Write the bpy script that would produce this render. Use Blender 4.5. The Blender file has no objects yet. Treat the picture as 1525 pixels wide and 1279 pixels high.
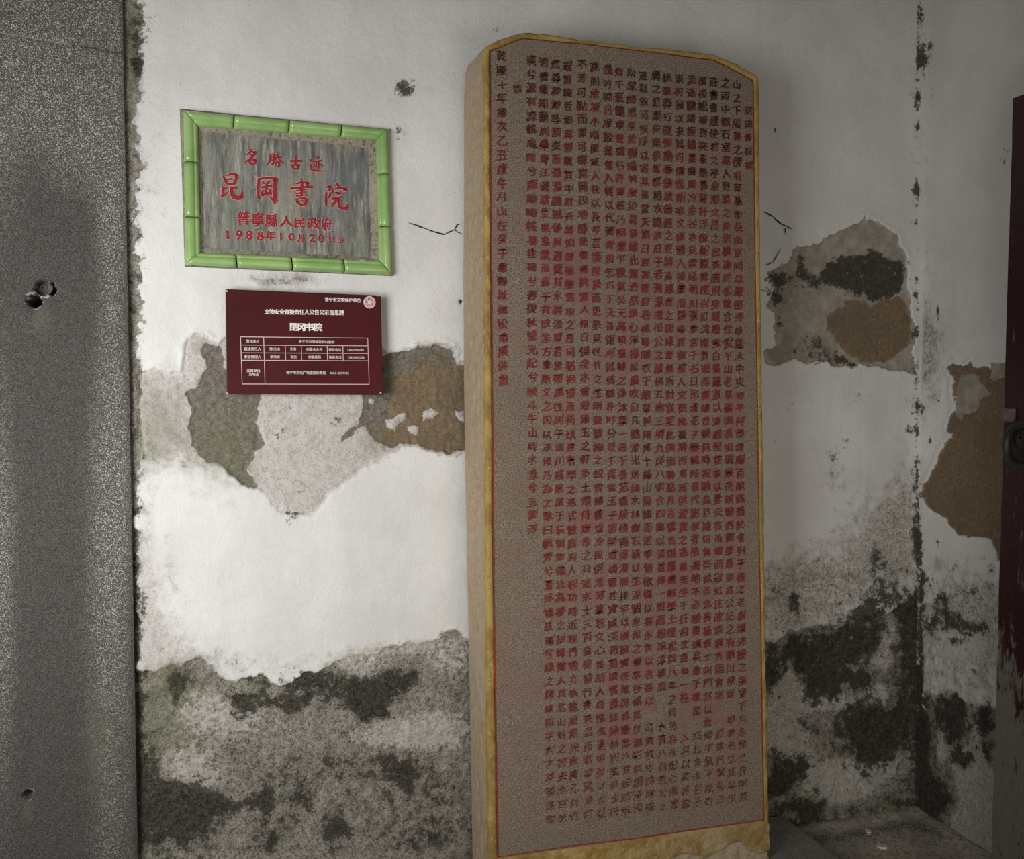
import bpy, bmesh, math, random
import numpy as np
random.seed(7)
sc = bpy.context.scene
COL = sc.collection

# ------------------------------------------------------------------ camera
W, H, F = 1525.0, 1279.0, 1400.0
YAW, PITCH = math.radians(18.0), math.radians(2.43)
CAM = np.array([0.0, -2.7, 1.5])
cam = bpy.data.objects.new('camera', bpy.data.cameras.new('camera'))
COL.objects.link(cam)
cam.data.sensor_fit = 'HORIZONTAL'
cam.data.sensor_width = 36.0
cam.data.lens = 36.0 * F / W
cam.location = CAM
cam.rotation_euler = (math.pi / 2 - PITCH, 0, -YAW)
sc.camera = cam
FW = np.array([math.sin(YAW) * math.cos(PITCH), math.cos(YAW) * math.cos(PITCH), -math.sin(PITCH)])
RT = np.array([math.cos(YAW), -math.sin(YAW), 0.0])
UP = np.cross(RT, FW)

# ------------------------------------------------------------------ light
world = bpy.data.worlds.new('world'); sc.world = world; world.use_nodes = True
bg = world.node_tree.nodes['Background']
bg.inputs[0].default_value = (1.0, 0.91, 0.79, 1); bg.inputs[1].default_value = 0.195
def area(name, loc, target, sx, sy, power, color, spread=180):
    L = bpy.data.lights.new(name, 'AREA'); L.shape = 'RECTANGLE'; L.size = sx; L.size_y = sy
    L.energy = power; L.color = color; L.spread = math.radians(spread)
    o = bpy.data.objects.new(name, L); COL.objects.link(o); o.location = loc
    d = np.array(target, float) - np.array(loc, float)
    from mathutils import Vector
    o.rotation_euler = Vector(d).to_track_quat('-Z', 'Y').to_euler()
    return o
area('courtyard_daylight', (-1.25, -2.15, 1.4), (-0.2, 0.0, 1.36), 1.1, 1.1, 22, (1.0, 0.99, 0.97), 94)
area('fill_light_right', (1.0, -3.4, 0.75), (2.0, 0.0, 0.75), 1.4, 1.0, 9, (1.0, 0.93, 0.82), 120)  # added fill from behind the camera, brightens the right-hand walls and floor
sc.view_settings.view_transform = 'Standard'
sc.view_settings.look = 'None'
sc.view_settings.gamma = 1.0
sc.view_settings.exposure = 0.0
sc.view_settings.use_curve_mapping = False

# ------------------------------------------------------------------ pixel <-> place
def at(px, py, axis=1, val=0.0):
    """the point where the photo's pixel meets the plane  axis = val"""
    px = np.asarray(px, float); py = np.asarray(py, float)
    d = FW + ((px - W / 2) / F)[..., None] * RT - ((py - H / 2) / F)[..., None] * UP
    t = (val - CAM[axis]) / d[..., axis]
    return CAM + t[..., None] * d
def pix(P):
    Q = P - CAM
    z = Q @ FW
    z = np.where(np.abs(z) < 0.05, 0.05, z)
    return W / 2 + F * (Q @ RT) / z, H / 2 - F * (Q @ UP) / z

# ------------------------------------------------------------------ numpy noise
_rng = np.random.RandomState(11)
_TAB = _rng.rand(256, 256)
def vn(x, y, s=0):
    x = x + 17.3 * s; y = y + 41.7 * s
    xi = np.floor(x).astype(int); yi = np.floor(y).astype(int)
    fx = x - xi; fy = y - yi
    fx = fx * fx * (3 - 2 * fx); fy = fy * fy * (3 - 2 * fy)
    a = _TAB[xi & 255, yi & 255]; b = _TAB[(xi + 1) & 255, yi & 255]
    c = _TAB[xi & 255, (yi + 1) & 255]; d = _TAB[(xi + 1) & 255, (yi + 1) & 255]
    return (a * (1 - fx) + b * fx) * (1 - fy) + (c * (1 - fx) + d * fx) * fy
def fbm(x, y, s=0, o=5, g=0.55):
    r = 0; a = 1; t = 0
    for i in range(o):
        r = r + a * vn(x * 2 ** i, y * 2 ** i, s + i); t += a; a *= g
    return r / t
def sdf(px, py, poly, lim=40):
    """signed distance in photo pixels, positive inside"""
    poly = np.array(poly, float)
    out = np.full(px.shape, -float(lim))
    x0, y0 = poly.min(0) - lim; x1, y1 = poly.max(0) + lim
    m = (px > x0) & (px < x1) & (py > y0) & (py < y1)
    X = px[m]; Y = py[m]
    if X.size == 0: return out
    d = np.full(X.shape, 1e9); ins = np.zeros(X.shape, bool)
    n = len(poly)
    for i in range(n):
        ax, ay = poly[i]; bx, by = poly[(i + 1) % n]
        ex, ey = bx - ax, by - ay
        t = np.clip(((X - ax) * ex + (Y - ay) * ey) / (ex * ex + ey * ey + 1e-9), 0, 1)
        d = np.minimum(d, np.hypot(X - ax - t * ex, Y - ay - t * ey))
        if ay != by:
            ins ^= ((ay > Y) != (by > Y)) & (X < ex * (Y - ay) / (by - ay) + ax)
    out[m] = np.clip(np.where(ins, d, -d), -lim, lim)
    return out
def zc(ox, oy, s, pts):
    return [(ox + x / s, oy + y / s) for x, y in pts]
def blobs(px, py, lst):
    r = np.zeros(px.shape)
    for cx, cy, rx, ry, a in lst:
        q = ((px - cx) / rx) ** 2 + ((py - cy) / ry) ** 2
        r = r + a * np.exp(-0.65 * q)
    return r
def sstep(a, b, x):
    t = np.clip((x - a) / (b - a), 0, 1); return t * t * (3 - 2 * t)

# ------------------------------------------------------------------ mesh helpers
def link(name, verts, faces, mat=None, parent=None, smooth=False):
    me = bpy.data.meshes.new(name)
    me.from_pydata([tuple(map(float, v)) for v in verts], [], [tuple(int(i) for i in f) for f in faces])
    me.update()
    o = bpy.data.objects.new(name, me); COL.objects.link(o)
    if mat: me.materials.append(mat)
    if parent is not None: o.parent = parent
    if smooth: me.polygons.foreach_set('use_smooth', [True] * len(me.polygons))
    return o
def grid(name, P, mat, attrs=None, parent=None, smooth=True, flip=False):
    """P: (rows, cols, 3)"""
    r, c = P.shape[:2]
    me = bpy.data.meshes.new(name)
    me.vertices.add(r * c); me.vertices.foreach_set('co', P.reshape(-1).astype(np.float32))
    i = np.arange(r * c).reshape(r, c)
    q = np.stack([i[:-1, :-1], i[:-1, 1:], i[1:, 1:], i[1:, :-1]], -1).reshape(-1, 4)
    if flip: q = q[:, ::-1]
    n = len(q)
    me.loops.add(n * 4); me.loops.foreach_set('vertex_index', q.reshape(-1).astype(np.int32))
    me.polygons.add(n)
    me.polygons.foreach_set('loop_start', np.arange(0, n * 4, 4, dtype=np.int32))
    me.polygons.foreach_set('use_smooth', np.full(n, smooth))
    me.update(calc_edges=True)
    for k, v in (attrs or {}).items():
        a = me.attributes.new(k, 'FLOAT', 'POINT'); a.data.foreach_set('value', v.reshape(-1).astype(np.float32))
    me.materials.append(mat)
    o = bpy.data.objects.new(name, me); COL.objects.link(o)
    if parent is not None: o.parent = parent
    return o
def box(name, x0, x1, y0, y1, z0, z1, mat, parent=None, bev=0.0):
    bm = bmesh.new(); bmesh.ops.create_cube(bm, size=1)
    for v in bm.verts:
        v.co = ((x0 + x1) / 2 + v.co.x * (x1 - x0), (y0 + y1) / 2 + v.co.y * (y1 - y0), (z0 + z1) / 2 + v.co.z * (z1 - z0))
    if bev: bmesh.ops.bevel(bm, geom=bm.edges[:], offset=bev, segments=2, affect='EDGES', profile=0.6)
    me = bpy.data.meshes.new(name); bm.to_mesh(me); bm.free(); me.materials.append(mat)
    o = bpy.data.objects.new(name, me); COL.objects.link(o)
    if parent is not None: o.parent = parent
    return o
def thing(name, label, cat, loc, group=None):
    o = bpy.data.objects.new(name, None); COL.objects.link(o)
    o.empty_display_size = 0.05
    o['label'] = label; o['category'] = cat
    if group: o['group'] = group
    return o
def tag(o, label, cat, group=None):
    o['label'] = label; o['category'] = cat
    if group: o['group'] = group
    return o

# ------------------------------------------------------------------ node helper
class G:
    def __init__(s, name, rough=0.9, spec=0.25):
        s.m = bpy.data.materials.new(name); s.m.use_nodes = True
        s.t = s.m.node_tree; s.b = s.t.nodes['Principled BSDF']
        s.b.inputs['Roughness'].default_value = rough
        s.b.inputs['Specular IOR Level'].default_value = spec
        s.co = s.t.nodes.new('ShaderNodeTexCoord').outputs['Object']
    def put(s, sock, v):
        if isinstance(v, bpy.types.NodeSocket): s.t.links.new(v, sock)
        elif isinstance(v, (tuple, list)) and len(v) == 3 and sock.type == 'RGBA': sock.default_value = (*v, 1)
        else: sock.default_value = v
    def map(s, scale, src=None):
        n = s.t.nodes.new('ShaderNodeMapping'); n.inputs['Scale'].default_value = scale
        s.t.links.new(src or s.co, n.inputs[0]); return n.outputs[0]
    def noise(s, scale, det=4, rough=0.55, vec=None, dist=0.0):
        n = s.t.nodes.new('ShaderNodeTexNoise'); n.inputs['Scale'].default_value = scale
        n.inputs['Detail'].default_value = det; n.inputs['Roughness'].default_value = rough
        n.inputs['Distortion'].default_value = dist
        s.t.links.new(vec or s.co, n.inputs['Vector']); return n.outputs[0]
    def voro(s, scale, vec=None, feature='F1', out='Distance'):
        n = s.t.nodes.new('ShaderNodeTexVoronoi'); n.inputs['Scale'].default_value = scale; n.feature = feature
        s.t.links.new(vec or s.co, n.inputs['Vector']); return n.outputs[out]
    def attr(s, name):
        n = s.t.nodes.new('ShaderNodeAttribute'); n.attribute_name = name; return n.outputs['Fac']
    def math(s, op, a, b=0.0, c=0.0):
        n = s.t.nodes.new('ShaderNodeMath'); n.operation = op
        s.put(n.inputs[0], a); s.put(n.inputs[1], b); s.put(n.inputs[2], c); return n.outputs[0]
    def ss(s, x, lo, hi, a=0.0, b=1.0):
        n = s.t.nodes.new('ShaderNodeMapRange'); n.interpolation_type = 'SMOOTHSTEP'
        s.put(n.inputs['Value'], x); n.inputs['From Min'].default_value = lo; n.inputs['From Max'].default_value = hi
        n.inputs['To Min'].default_value = a; n.inputs['To Max'].default_value = b; return n.outputs[0]
    def mix(s, f, a, b):
        n = s.t.nodes.new('ShaderNodeMix'); n.data_type = 'RGBA'
        s.put(n.inputs[0], f); s.put(n.inputs[6], a); s.put(n.inputs[7], b); return n.outputs[2]
    def mul(s, c, f):
        return s.mixmode('MULTIPLY', 1.0, c, f)
    def mixmode(s, mode, f, a, b):
        n = s.t.nodes.new('ShaderNodeMix'); n.data_type = 'RGBA'; n.blend_type = mode
        s.put(n.inputs[0], f); s.put(n.inputs[6], a); s.put(n.inputs[7], b); return n.outputs[2]
    def xyz(s):
        n = s.t.nodes.new('ShaderNodeSeparateXYZ'); s.t.links.new(s.co, n.inputs[0]); return n.outputs
    def color(s, c): s.put(s.b.inputs['Base Color'], c)
    def bump(s, h, strength=0.5, dist=0.002):
        n = s.t.nodes.new('ShaderNodeBump'); n.inputs['Strength'].default_value = strength
        n.inputs['Distance'].default_value = dist; s.put(n.inputs['Height'], h)
        s.t.links.new(n.outputs[0], s.b.inputs['Normal'])
    def edge(s, a, n, k, w=0.05):
        """attribute a (0.5 at its edge) roughened by noise n"""
        return s.ss(s.math('ADD', a, s.math('MULTIPLY', s.math('SUBTRACT', n, 0.5), k)), 0.5 - w, 0.5 + w)

def wall_material(name):
    g = G(name, 0.92, 0.15)
    n1 = g.noise(4, 5); n2 = g.noise(26, 7, 0.66); n3 = g.noise(240, 5, 0.8); n4 = g.noise(520, 2, 0.7); n5 = g.noise(75, 7, 0.75); n6 = g.noise(9, 6, .7)
    st = g.noise(9, 5, 0.6, g.map((1, 1, 0.13)))
    gr = g.math('ADD', g.math('MULTIPLY', n3, 0.55), g.math('MULTIPLY', n5, 0.45))
    wht = g.mix(g.ss(n1, 0.35, 0.68), (0.70, 0.70, 0.69), (0.79, 0.795, 0.79))
    wht = g.mix(g.ss(st, 0.45, 0.75, 0, 0.35), wht, (0.62, 0.61, 0.59))
    wht = g.mix(g.ss(n5, 0.66, 0.74, 0, 0.35), wht, (0.50, 0.48, 0.45))
    dirty = g.edge(g.attr('dirty'), n2, 1.3, 0.25)
    wht = g.mix(dirty, wht, g.mix(g.ss(gr, 0.42, 0.56), (0.20, 0.19, 0.16), (0.62, 0.595, 0.55)))
    thin = g.mix(g.ss(gr, 0.40, 0.52), (0.47, 0.425, 0.39), (0.71, 0.68, 0.66))
    thin = g.mix(g.ss(n2, 0.52, 0.66, 0, .55), thin, (0.46, 0.44, 0.37))
    thin = g.mix(g.ss(n5, 0.64, 0.68), thin, (0.21, 0.20, 0.17))
    mort = g.mix(g.ss(gr, 0.40, 0.58), (0.085, 0.078, 0.062), (0.47, 0.44, 0.38))
    mort = g.mix(g.ss(n6, 0.42, 0.60, 0, .75), mort, g.mix(g.ss(gr, 0.40, 0.58), (0.13, 0.115, 0.095), (0.50, 0.46, 0.415)))
    mort = g.mix(g.ss(n4, 0.62, 0.72), mort, (0.62, 0.60, 0.55))
    grey = g.mix(g.ss(gr, 0.38, 0.60), (0.115, 0.105, 0.085), (0.31, 0.285, 0.24))
    grey = g.mix(g.ss(n4, 0.66, 0.74), grey, (0.52, 0.49, 0.44))
    tan = g.mix(g.ss(n2, 0.35, 0.65), (0.30, 0.275, 0.23), (0.43, 0.40, 0.345))
    tan = g.mix(g.ss(n6, 0.5, 0.62, 0, .6), tan, (0.27, 0.24, 0.19))
    brn = g.mix(g.ss(gr, 0.38, 0.60), (0.17, 0.122, 0.078), (0.34, 0.255, 0.165))
    brn = g.mix(g.ss(n6, 0.46, 0.60, 0, .6), brn, (0.20, 0.165, 0.115))
    brn = g.mix(g.ss(n4, 0.68, 0.76), brn, (0.50, 0.45, 0.36))
    drk = g.mix(g.ss(gr, 0.42, 0.62), (0.020, 0.019, 0.014), (0.10, 0.092, 0.072))
    c = g.mix(g.edge(g.attr('thin'), n2, 0.7, 0.12), wht, thin)
    c = g.mix(g.edge(g.attr('mort'), n5, 1.0, 0.10), c, mort)
    c = g.mix(g.edge(g.attr('tan'), n5, 0.2, 0.04), c, tan)
    c = g.mix(g.edge(g.attr('grey'), n5, 0.5, 0.06), c, grey)
    c = g.mix(g.edge(g.attr('brown'), n5, 0.6, 0.10), c, brn)
    c = g.mix(g.math('MULTIPLY', g.edge(g.attr('green'), n2, 1.0, 0.3), 0.5), c, g.mix(gr, (0.06, 0.062, 0.03), (0.34, 0.35, 0.20)))
    pl = g.edge(g.attr('pale'), g.math('ADD', g.math('MULTIPLY', n2, .5), g.math('MULTIPLY', n5, .5)), 2.2, 0.16)
    c = g.mix(g.math('MULTIPLY', pl, 0.8), c, g.mix(g.ss(gr, .4, .58), (0.38, 0.355, 0.31), (0.74, 0.71, 0.66)))
    mm = g.math('ADD', g.math('MULTIPLY', n2, 0.45), g.math('MULTIPLY', n5, 0.55))
    md = g.edge(g.attr('mould_and_pits'), mm, 3.2, 0.14)
    c = g.mix(g.math('MULTIPLY', md, 0.93), c, drk)
    g.color(c)
    rough = g.ss(g.math('ADD', g.math('ADD', g.attr('thin'), g.attr('mort')), g.math('ADD', g.attr('grey'), g.attr('brown'))), 0.3, 1.1, 0.50, 1.25)
    h = g.math('ADD', g.math('MULTIPLY', g.math('ADD', g.math('MULTIPLY', gr, 1.3), g.math('MULTIPLY', n2, 1.2)), rough), g.math('MULTIPLY', md, -0.10))
    g.bump(h, 0.9, 0.006)
    return g.m
M_WALL = wall_material('lime_plaster')

def stone_speckle(name, base, dark, light, scale, tint=None, rough=0.85, bump=0.5):
    g = G(name, rough, 0.25)
    a = g.noise(scale, 3, 0.75); b = g.noise(scale * 0.12, 4); v = g.noise(scale * 2.1, 2, 0.6)
    c = g.mix(g.ss(a, 0.36, 0.52), dark, base)
    c = g.mix(g.ss(v, 0.60, 0.72), c, light)
    c = g.mixmode('MULTIPLY', 0.6, c, g.mix(g.ss(b, 0.3, 0.7), (0.72, 0.71, 0.69), (1, 1, 1)))
    if tint: c = g.mix(g.ss(g.noise(5, 5), 0.45, 0.7, 0, 0.7), c, tint)
    g.color(c); g.bump(a, bump, 0.003); return g.m

def plain(name, col, rough=0.6, spec=0.3, var=0.12, sc_=30, bump=0.0):
    g = G(name, rough, spec)
    n = g.noise(sc_, 5)
    lo = tuple(x * (1 - var) for x in col); hi = tuple(min(1, x * (1 + var)) for x in col)
    g.color(g.mix(g.ss(n, 0.3, 0.7), lo, hi))
    if bump: g.bump(n, bump, 0.002)
    return g.m

# ------------------------------------------------------------------ the back wall
A1 = (190, 380, 2.99); A2 = (190, 920, 2.99); R3 = (1130, 300, 4.0); R4 = (1130, 600, 3.654); R5 = (1130, 900, 3.376)
Z1 = [(203, 556)] + [(235, 545), (250, 553), (270, 552), (273, 540), (273, 515), (288, 497), (310, 503), (330, 508), (345, 500), (560, 500), (573, 524)] + \
     zc(*A1, [(1215, 425), (1280, 405), (1330, 400), (1370, 398), (1400, 385), (1430, 390), (1460, 430), (1470, 480), (1500, 470)]) + [(720, 530), (720, 676)] + \
     zc(*A1, [(1500, 880), (1420, 885), (1350, 880), (1300, 850), (1230, 845), (1170, 910), (1100, 940), (1040, 960), (1000, 1010), (900, 1060), (850, 1130), (820, 1172), (770, 1175), (700, 1150), (640, 1110), (590, 1055),
                 (520, 1020), (440, 960), (390, 945), (330, 935), (260, 930), (230, 910), (180, 942), (150, 925), (110, 900), (60, 910)])
G1 = zc(*A1, [(330, 390), (420, 400), (440, 500), (590, 620), (570, 740), (605, 800), (610, 850), (570, 870), (530, 940), (560, 980), (590, 1050), (520, 1015), (440, 955), (350, 910), (290, 850), (275, 780), (290, 700), (255, 620), (310, 560), (350, 500), (330, 430)])
G2 = zc(*A1, [(1120, 440), (1280, 412), (1400, 400), (1450, 430), (1468, 490), (1500, 490), (1600, 480), (1600, 880), (1420, 882), (1350, 870), (1290, 840), (1220, 830), (1180, 865), (1120, 850), (1080, 800), (1060, 760), (1000, 790), (950, 830), (960, 800), (1020, 760), (1040, 700), (1045, 620), (1100, 600)])
FL = [zc(*A1, p) for p in ([(1150, 725), (1190, 730), (1230, 712), (1242, 745), (1205, 778), (1165, 755)], [(1315, 705), (1335, 690), (1370, 688), (1398, 715), (1370, 735), (1320, 725)],
                            [(1245, 780), (1275, 752), (1302, 750), (1295, 790), (1262, 798)], [(1465, 690), (1510, 678), (1510, 735), (1475, 732)],
                            [(1070, 640), (1095, 645), (1090, 670), (1072, 660)])]
G3 = zc(*A1, [(540, 100), (620, 90), (800, 85), (850, 140), (700, 150), (600, 148)])
BL = [(190, 1000)] + zc(*A2, [(60, 230), (130, 225), (180, 195), (240, 205), (290, 190), (330, 180), (370, 215), (420, 260), (470, 290), (520, 280), (580, 250), (640, 285), (680, 305), (740, 290), (800, 240), (900, 210), (960, 190), (1010, 160), (1080, 170), (1150, 140), (1260, 112), (1400, 75), (1470, 60), (1540, 110)]) + [(800, 960), (800, 1420), (120, 1420), (120, 1000)]
Z2 = zc(*R3, [(70, 420), (100, 395), (150, 385), (205, 345), (200, 285), (260, 262), (330, 242), (385, 250), (400, 210), (450, 175), (540, 150), (600, 110), (645, 90), (690, 125), (760, 140), (810, 170), (840, 210), (842, 270), (880, 300), (895, 450), (900, 700), (922, 750), (930, 1020),
               (860, 1015), (790, 1010), (730, 990), (640, 985), (600, 960), (560, 992), (520, 985), (430, 975), (380, 950), (280, 968), (210, 955), (100, 988), (30, 960), (15, 890), (60, 850), (120, 845), (100, 770), (80, 650), (50, 605), (80, 570), (85, 530), (90, 470)])
D2 = zc(*R3, [(400, 380), (450, 345), (560, 320), (620, 300), (680, 295), (760, 320), (850, 350), (865, 450), (850, 540), (780, 590), (690, 610), (620, 590), (560, 560), (500, 540), (430, 480), (400, 430)])
B2 = zc(*R3, [(530, 590), (600, 590), (690, 618), (800, 580), (850, 572), (885, 620), (900, 700), (900, 850), (830, 920), (760, 960), (650, 968), (570, 930), (530, 880), (480, 830), (460, 790), (400, 770), (402, 690), (430, 675), (480, 660), (530, 630)])
BR = [(1100, 950)] + zc(*R5, [(0, 120), (60, 190), (110, 180), (160, 130), (250, 105), (330, 112), (430, 98), (520, 70), (600, 50), (690, 20), (790, -60), (820, -40)]) + [(1400, 900), (1400, 1420), (1100, 1420)]
DK = [zc(*R5, p) for p in ([(150, 140), (250, 110), (430, 102), (520, 72), (640, 50), (690, 60), (650, 150), (625, 240), (600, 290), (540, 272), (430, 310), (590, 318), (605, 420), (570, 450), (440, 462), (370, 490), (270, 500), (210, 460), (195, 380), (150, 330), (60, 260), (140, 200)],
                           [(400, 560), (520, 500), (680, 460), (760, 560), (740, 680), (690, 770), (620, 830), (560, 825), (480, 840), (430, 760), (400, 660)],
                           [(40, 770), (120, 770), (200, 730), (270, 740), (300, 800), (290, 900), (180, 960), (40, 960)],
                           [(165, 560), (200, 530), (240, 560), (225, 610), (180, 612)],
                           [(45, 960), (320, 940), (340, 1150), (200, 1140), (120, 1075), (45, 1080)], [(30, 200), (70, 260), (160, 360), (100, 420), (30, 360)])]
DL = [zc(*A2, p) for p in ([(430, 350), (600, 345), (780, 335), (830, 350), (790, 410), (700, 430), (640, 415), (600, 400), (540, 440), (490, 430), (460, 375)],
                           [(1000, 300), (1080, 280), (1150, 250), (1220, 230), (1320, 250), (1320, 290), (1200, 330), (1170, 450), (1100, 450), (1010, 430), (980, 400)],
                           [(180, 230), (300, 240), (290, 290), (230, 400), (190, 400), (160, 300)])]

def coords(segs):
    out = []
    for a, b, st in segs:
        n = max(1, int(round((b - a) / st))); out.append(np.linspace(a, b, n, endpoint=False))
    out.append(np.array([segs[-1][1]])); return np.concatenate(out)
XC = float(at(1370, 700)[0])          # the corner with the side wall
ZTOP = 3.35
STEP = 0.0042
xs = coords([(-0.32, -0.26, 0.02), (-0.26, 0.82, STEP), (0.82, 1.50, 0.02), (1.50, XC + 0.03, STEP)])
zs = coords([(-0.02, 0.1, 0.02), (0.1, 2.86, STEP), (2.86, ZTOP, 0.05)])
XX, ZZ = np.meshgrid(xs, zs)
P = np.stack([XX, np.zeros_like(XX), ZZ], -1)
Pq = P.copy(); Pq[..., 0] = np.minimum(XX, XC - .006); px, py = pix(Pq)
k = 0.05
wx = px + 9 * (fbm(px * k, py * k, 1) - 0.5) * 2; wy = py + 9 * (fbm(px * k, py * k, 9) - 0.5) * 2
wx += 2.5 * (vn(px * .35, py * .35, 3) - .5); wy += 2.5 * (vn(px * .35, py * .35, 4) - .5)
def S(poly, w=9.0): return np.clip(0.5 + sdf(wx, wy, poly) / (2 * w), 0, 1)
z1 = sdf(wx, wy, Z1); z2 = sdf(wx, wy, Z2); gb1 = sdf(wx, wy, G1); gb2 = sdf(wx, wy, G2)
fl = np.max([sdf(wx, wy, p, 20) for p in FL], 0)
bl = sdf(wx, wy, BL, 60); br = sdf(wx, wy, BR, 60)
at_ = {}
strip = 207 + (py - 0) * 0.004 + 14 * (fbm(px * 0 + 3, py * .02, 5) - .5) * 2     # raw joint beside the stone pillar
rawj = np.clip(0.5 + (strip - px + 14 * (fbm(px * .09, py * .09, 8) - .5) * 2) / 12, 0, 1)
thin = np.clip(0.5 + z1 / 18, 0, 1)
thin = np.maximum(thin, blobs(px, py, [(232, 620, 35, 90, .55), (215, 300, 22, 120, .42), (222, 60, 22, 80, .30), (215, 850, 22, 110, .62), (235, 950, 45, 40, .5), (300, 985, 60, 25, .4), (420, 560, 30, 20, .2), (630, 455, 40, 60, .1), (425, 415, 90, 18, .6), (600, 395, 26, 18, .35)]))
at_['thin'] = np.clip(thin, 0, 1)
mort = np.maximum(np.clip(0.5 + bl / 22, 0, 1), np.clip(0.5 + br / 22, 0, 1))
at_['mort'] = np.maximum(mort, rawj)
tan = np.clip(0.5 + z2 / 14, 0, 1)
at_['tan'] = tan
fls = np.clip(0.5 + fl / 10, 0, 1)
gr = np.maximum(S(G1, 7), np.maximum(S(G2, 7), 0.5 * S(G3, 7)))
at_['grey'] = np.minimum(gr, 1 - fls)
brn = np.maximum(S(B2, 6), np.minimum(S(G2, 9), 1.25 * blobs(px, py, [(655, 585, 45, 50, .8), (610, 625, 50, 40, .55), (640, 660, 50, 25, .6)]) + .9 * (fbm(px * .05, py * .05, 191) - .55)))
at_['brown'] = np.minimum(np.clip(brn, 0, 1), 1 - fls)
at_['green'] = np.clip(blobs(px, py, [(330, 690, 60, 60, .5), (350, 600, 40, 80, .3), (255, 1020, 45, 40, .7), (300, 1080, 90, 50, .45), (240, 1090, 40, 50, .5), (205, 1260, 40, 40, .7), (380, 1235, 40, 40, .35), (575, 975, 60, 25, .35),
                                      (197, 70, 16, 90, .7), (240, 615, 40, 60, .62), (215, 680, 20, 40, .4), (560, 665, 30, 22, .4), (198, 250, 10, 90, .4), (200, 480, 12, 60, .35), (1350, 500, 40, 60, .2), (1200, 860, 50, 20, .45), (1290, 920, 20, 15, .3), (1250, 1130, 90, 60, .4), (1200, 1200, 60, 40, .5), (1330, 1210, 30, 30, .5), (550, 640, 30, 30, .3), (460, 1010, 110, 30, .35)]), 0, 1)
pale = blobs(px, py, [(650, 1085, 75, 26, .72), (600, 1100, 60, 15, .4), (275, 1140, 50, 30, .62), (300, 1170, 35, 20, .45), (300, 1050, 60, 30, .5), (350, 1075, 70, 25, .42), (480, 1120, 80, 60, .25), (660, 1210, 50, 60, .30), (540, 1000, 40, 22, .62), (510, 975, 60, 12, .4), (680, 985, 40, 25, .6), (620, 960, 60, 14, .5), (450, 1250, 40, 30, .3),
                      (1190, 1035, 14, 12, .8), (1225, 1045, 34, 12, .75), (1310, 1035, 12, 12, .8), (1285, 1050, 40, 22, .4), (1318, 955, 12, 50, .6), (1335, 940, 12, 18, .5), (1160, 1085, 30, 45, .75), (1190, 1120, 30, 40, .5), (1255, 1160, 50, 22, .65), (1290, 1150, 60, 25, .45), (1330, 1130, 20, 20, .5), (1165, 1035, 16, 25, .5), (1300, 985, 40, 12, .4), (1180, 1020, 8, 26, .6), (1240, 1190, 60, 20, .4), (1200, 960, 30, 6, .3), (1160, 930, 40, 30, .3)])
at_['pale'] = np.clip(pale, 0, 1)
md = np.zeros(px.shape)
ux = wx + 26 * (fbm(px * .035, py * .035, 171, 4, .65) - .5) * 2; uy = wy + 26 * (fbm(px * .035, py * .035, 175, 4, .65) - .5) * 2
for p in DK: md = np.maximum(md, 0.80 * np.clip(0.5 + sdf(ux, uy, p) / 34, 0, 1))
for p in DL: md = np.maximum(md, 0.88 * np.clip(0.5 + sdf(wx + .5 * (ux - wx), wy + .5 * (uy - wy), p) / 30, 0, 1))
md = np.maximum(md, 0.80 * np.clip(0.5 + sdf(wx, wy, D2) / 12, 0, 1))
base = 0.0 + 0.31 * sstep(.45, .6, mort) * (bl > br) + 0.44 * sstep(.45, .6, mort) * (br >= bl)
md = np.maximum(md, base - 0.28 * np.clip(pale, 0, 1))
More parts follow.
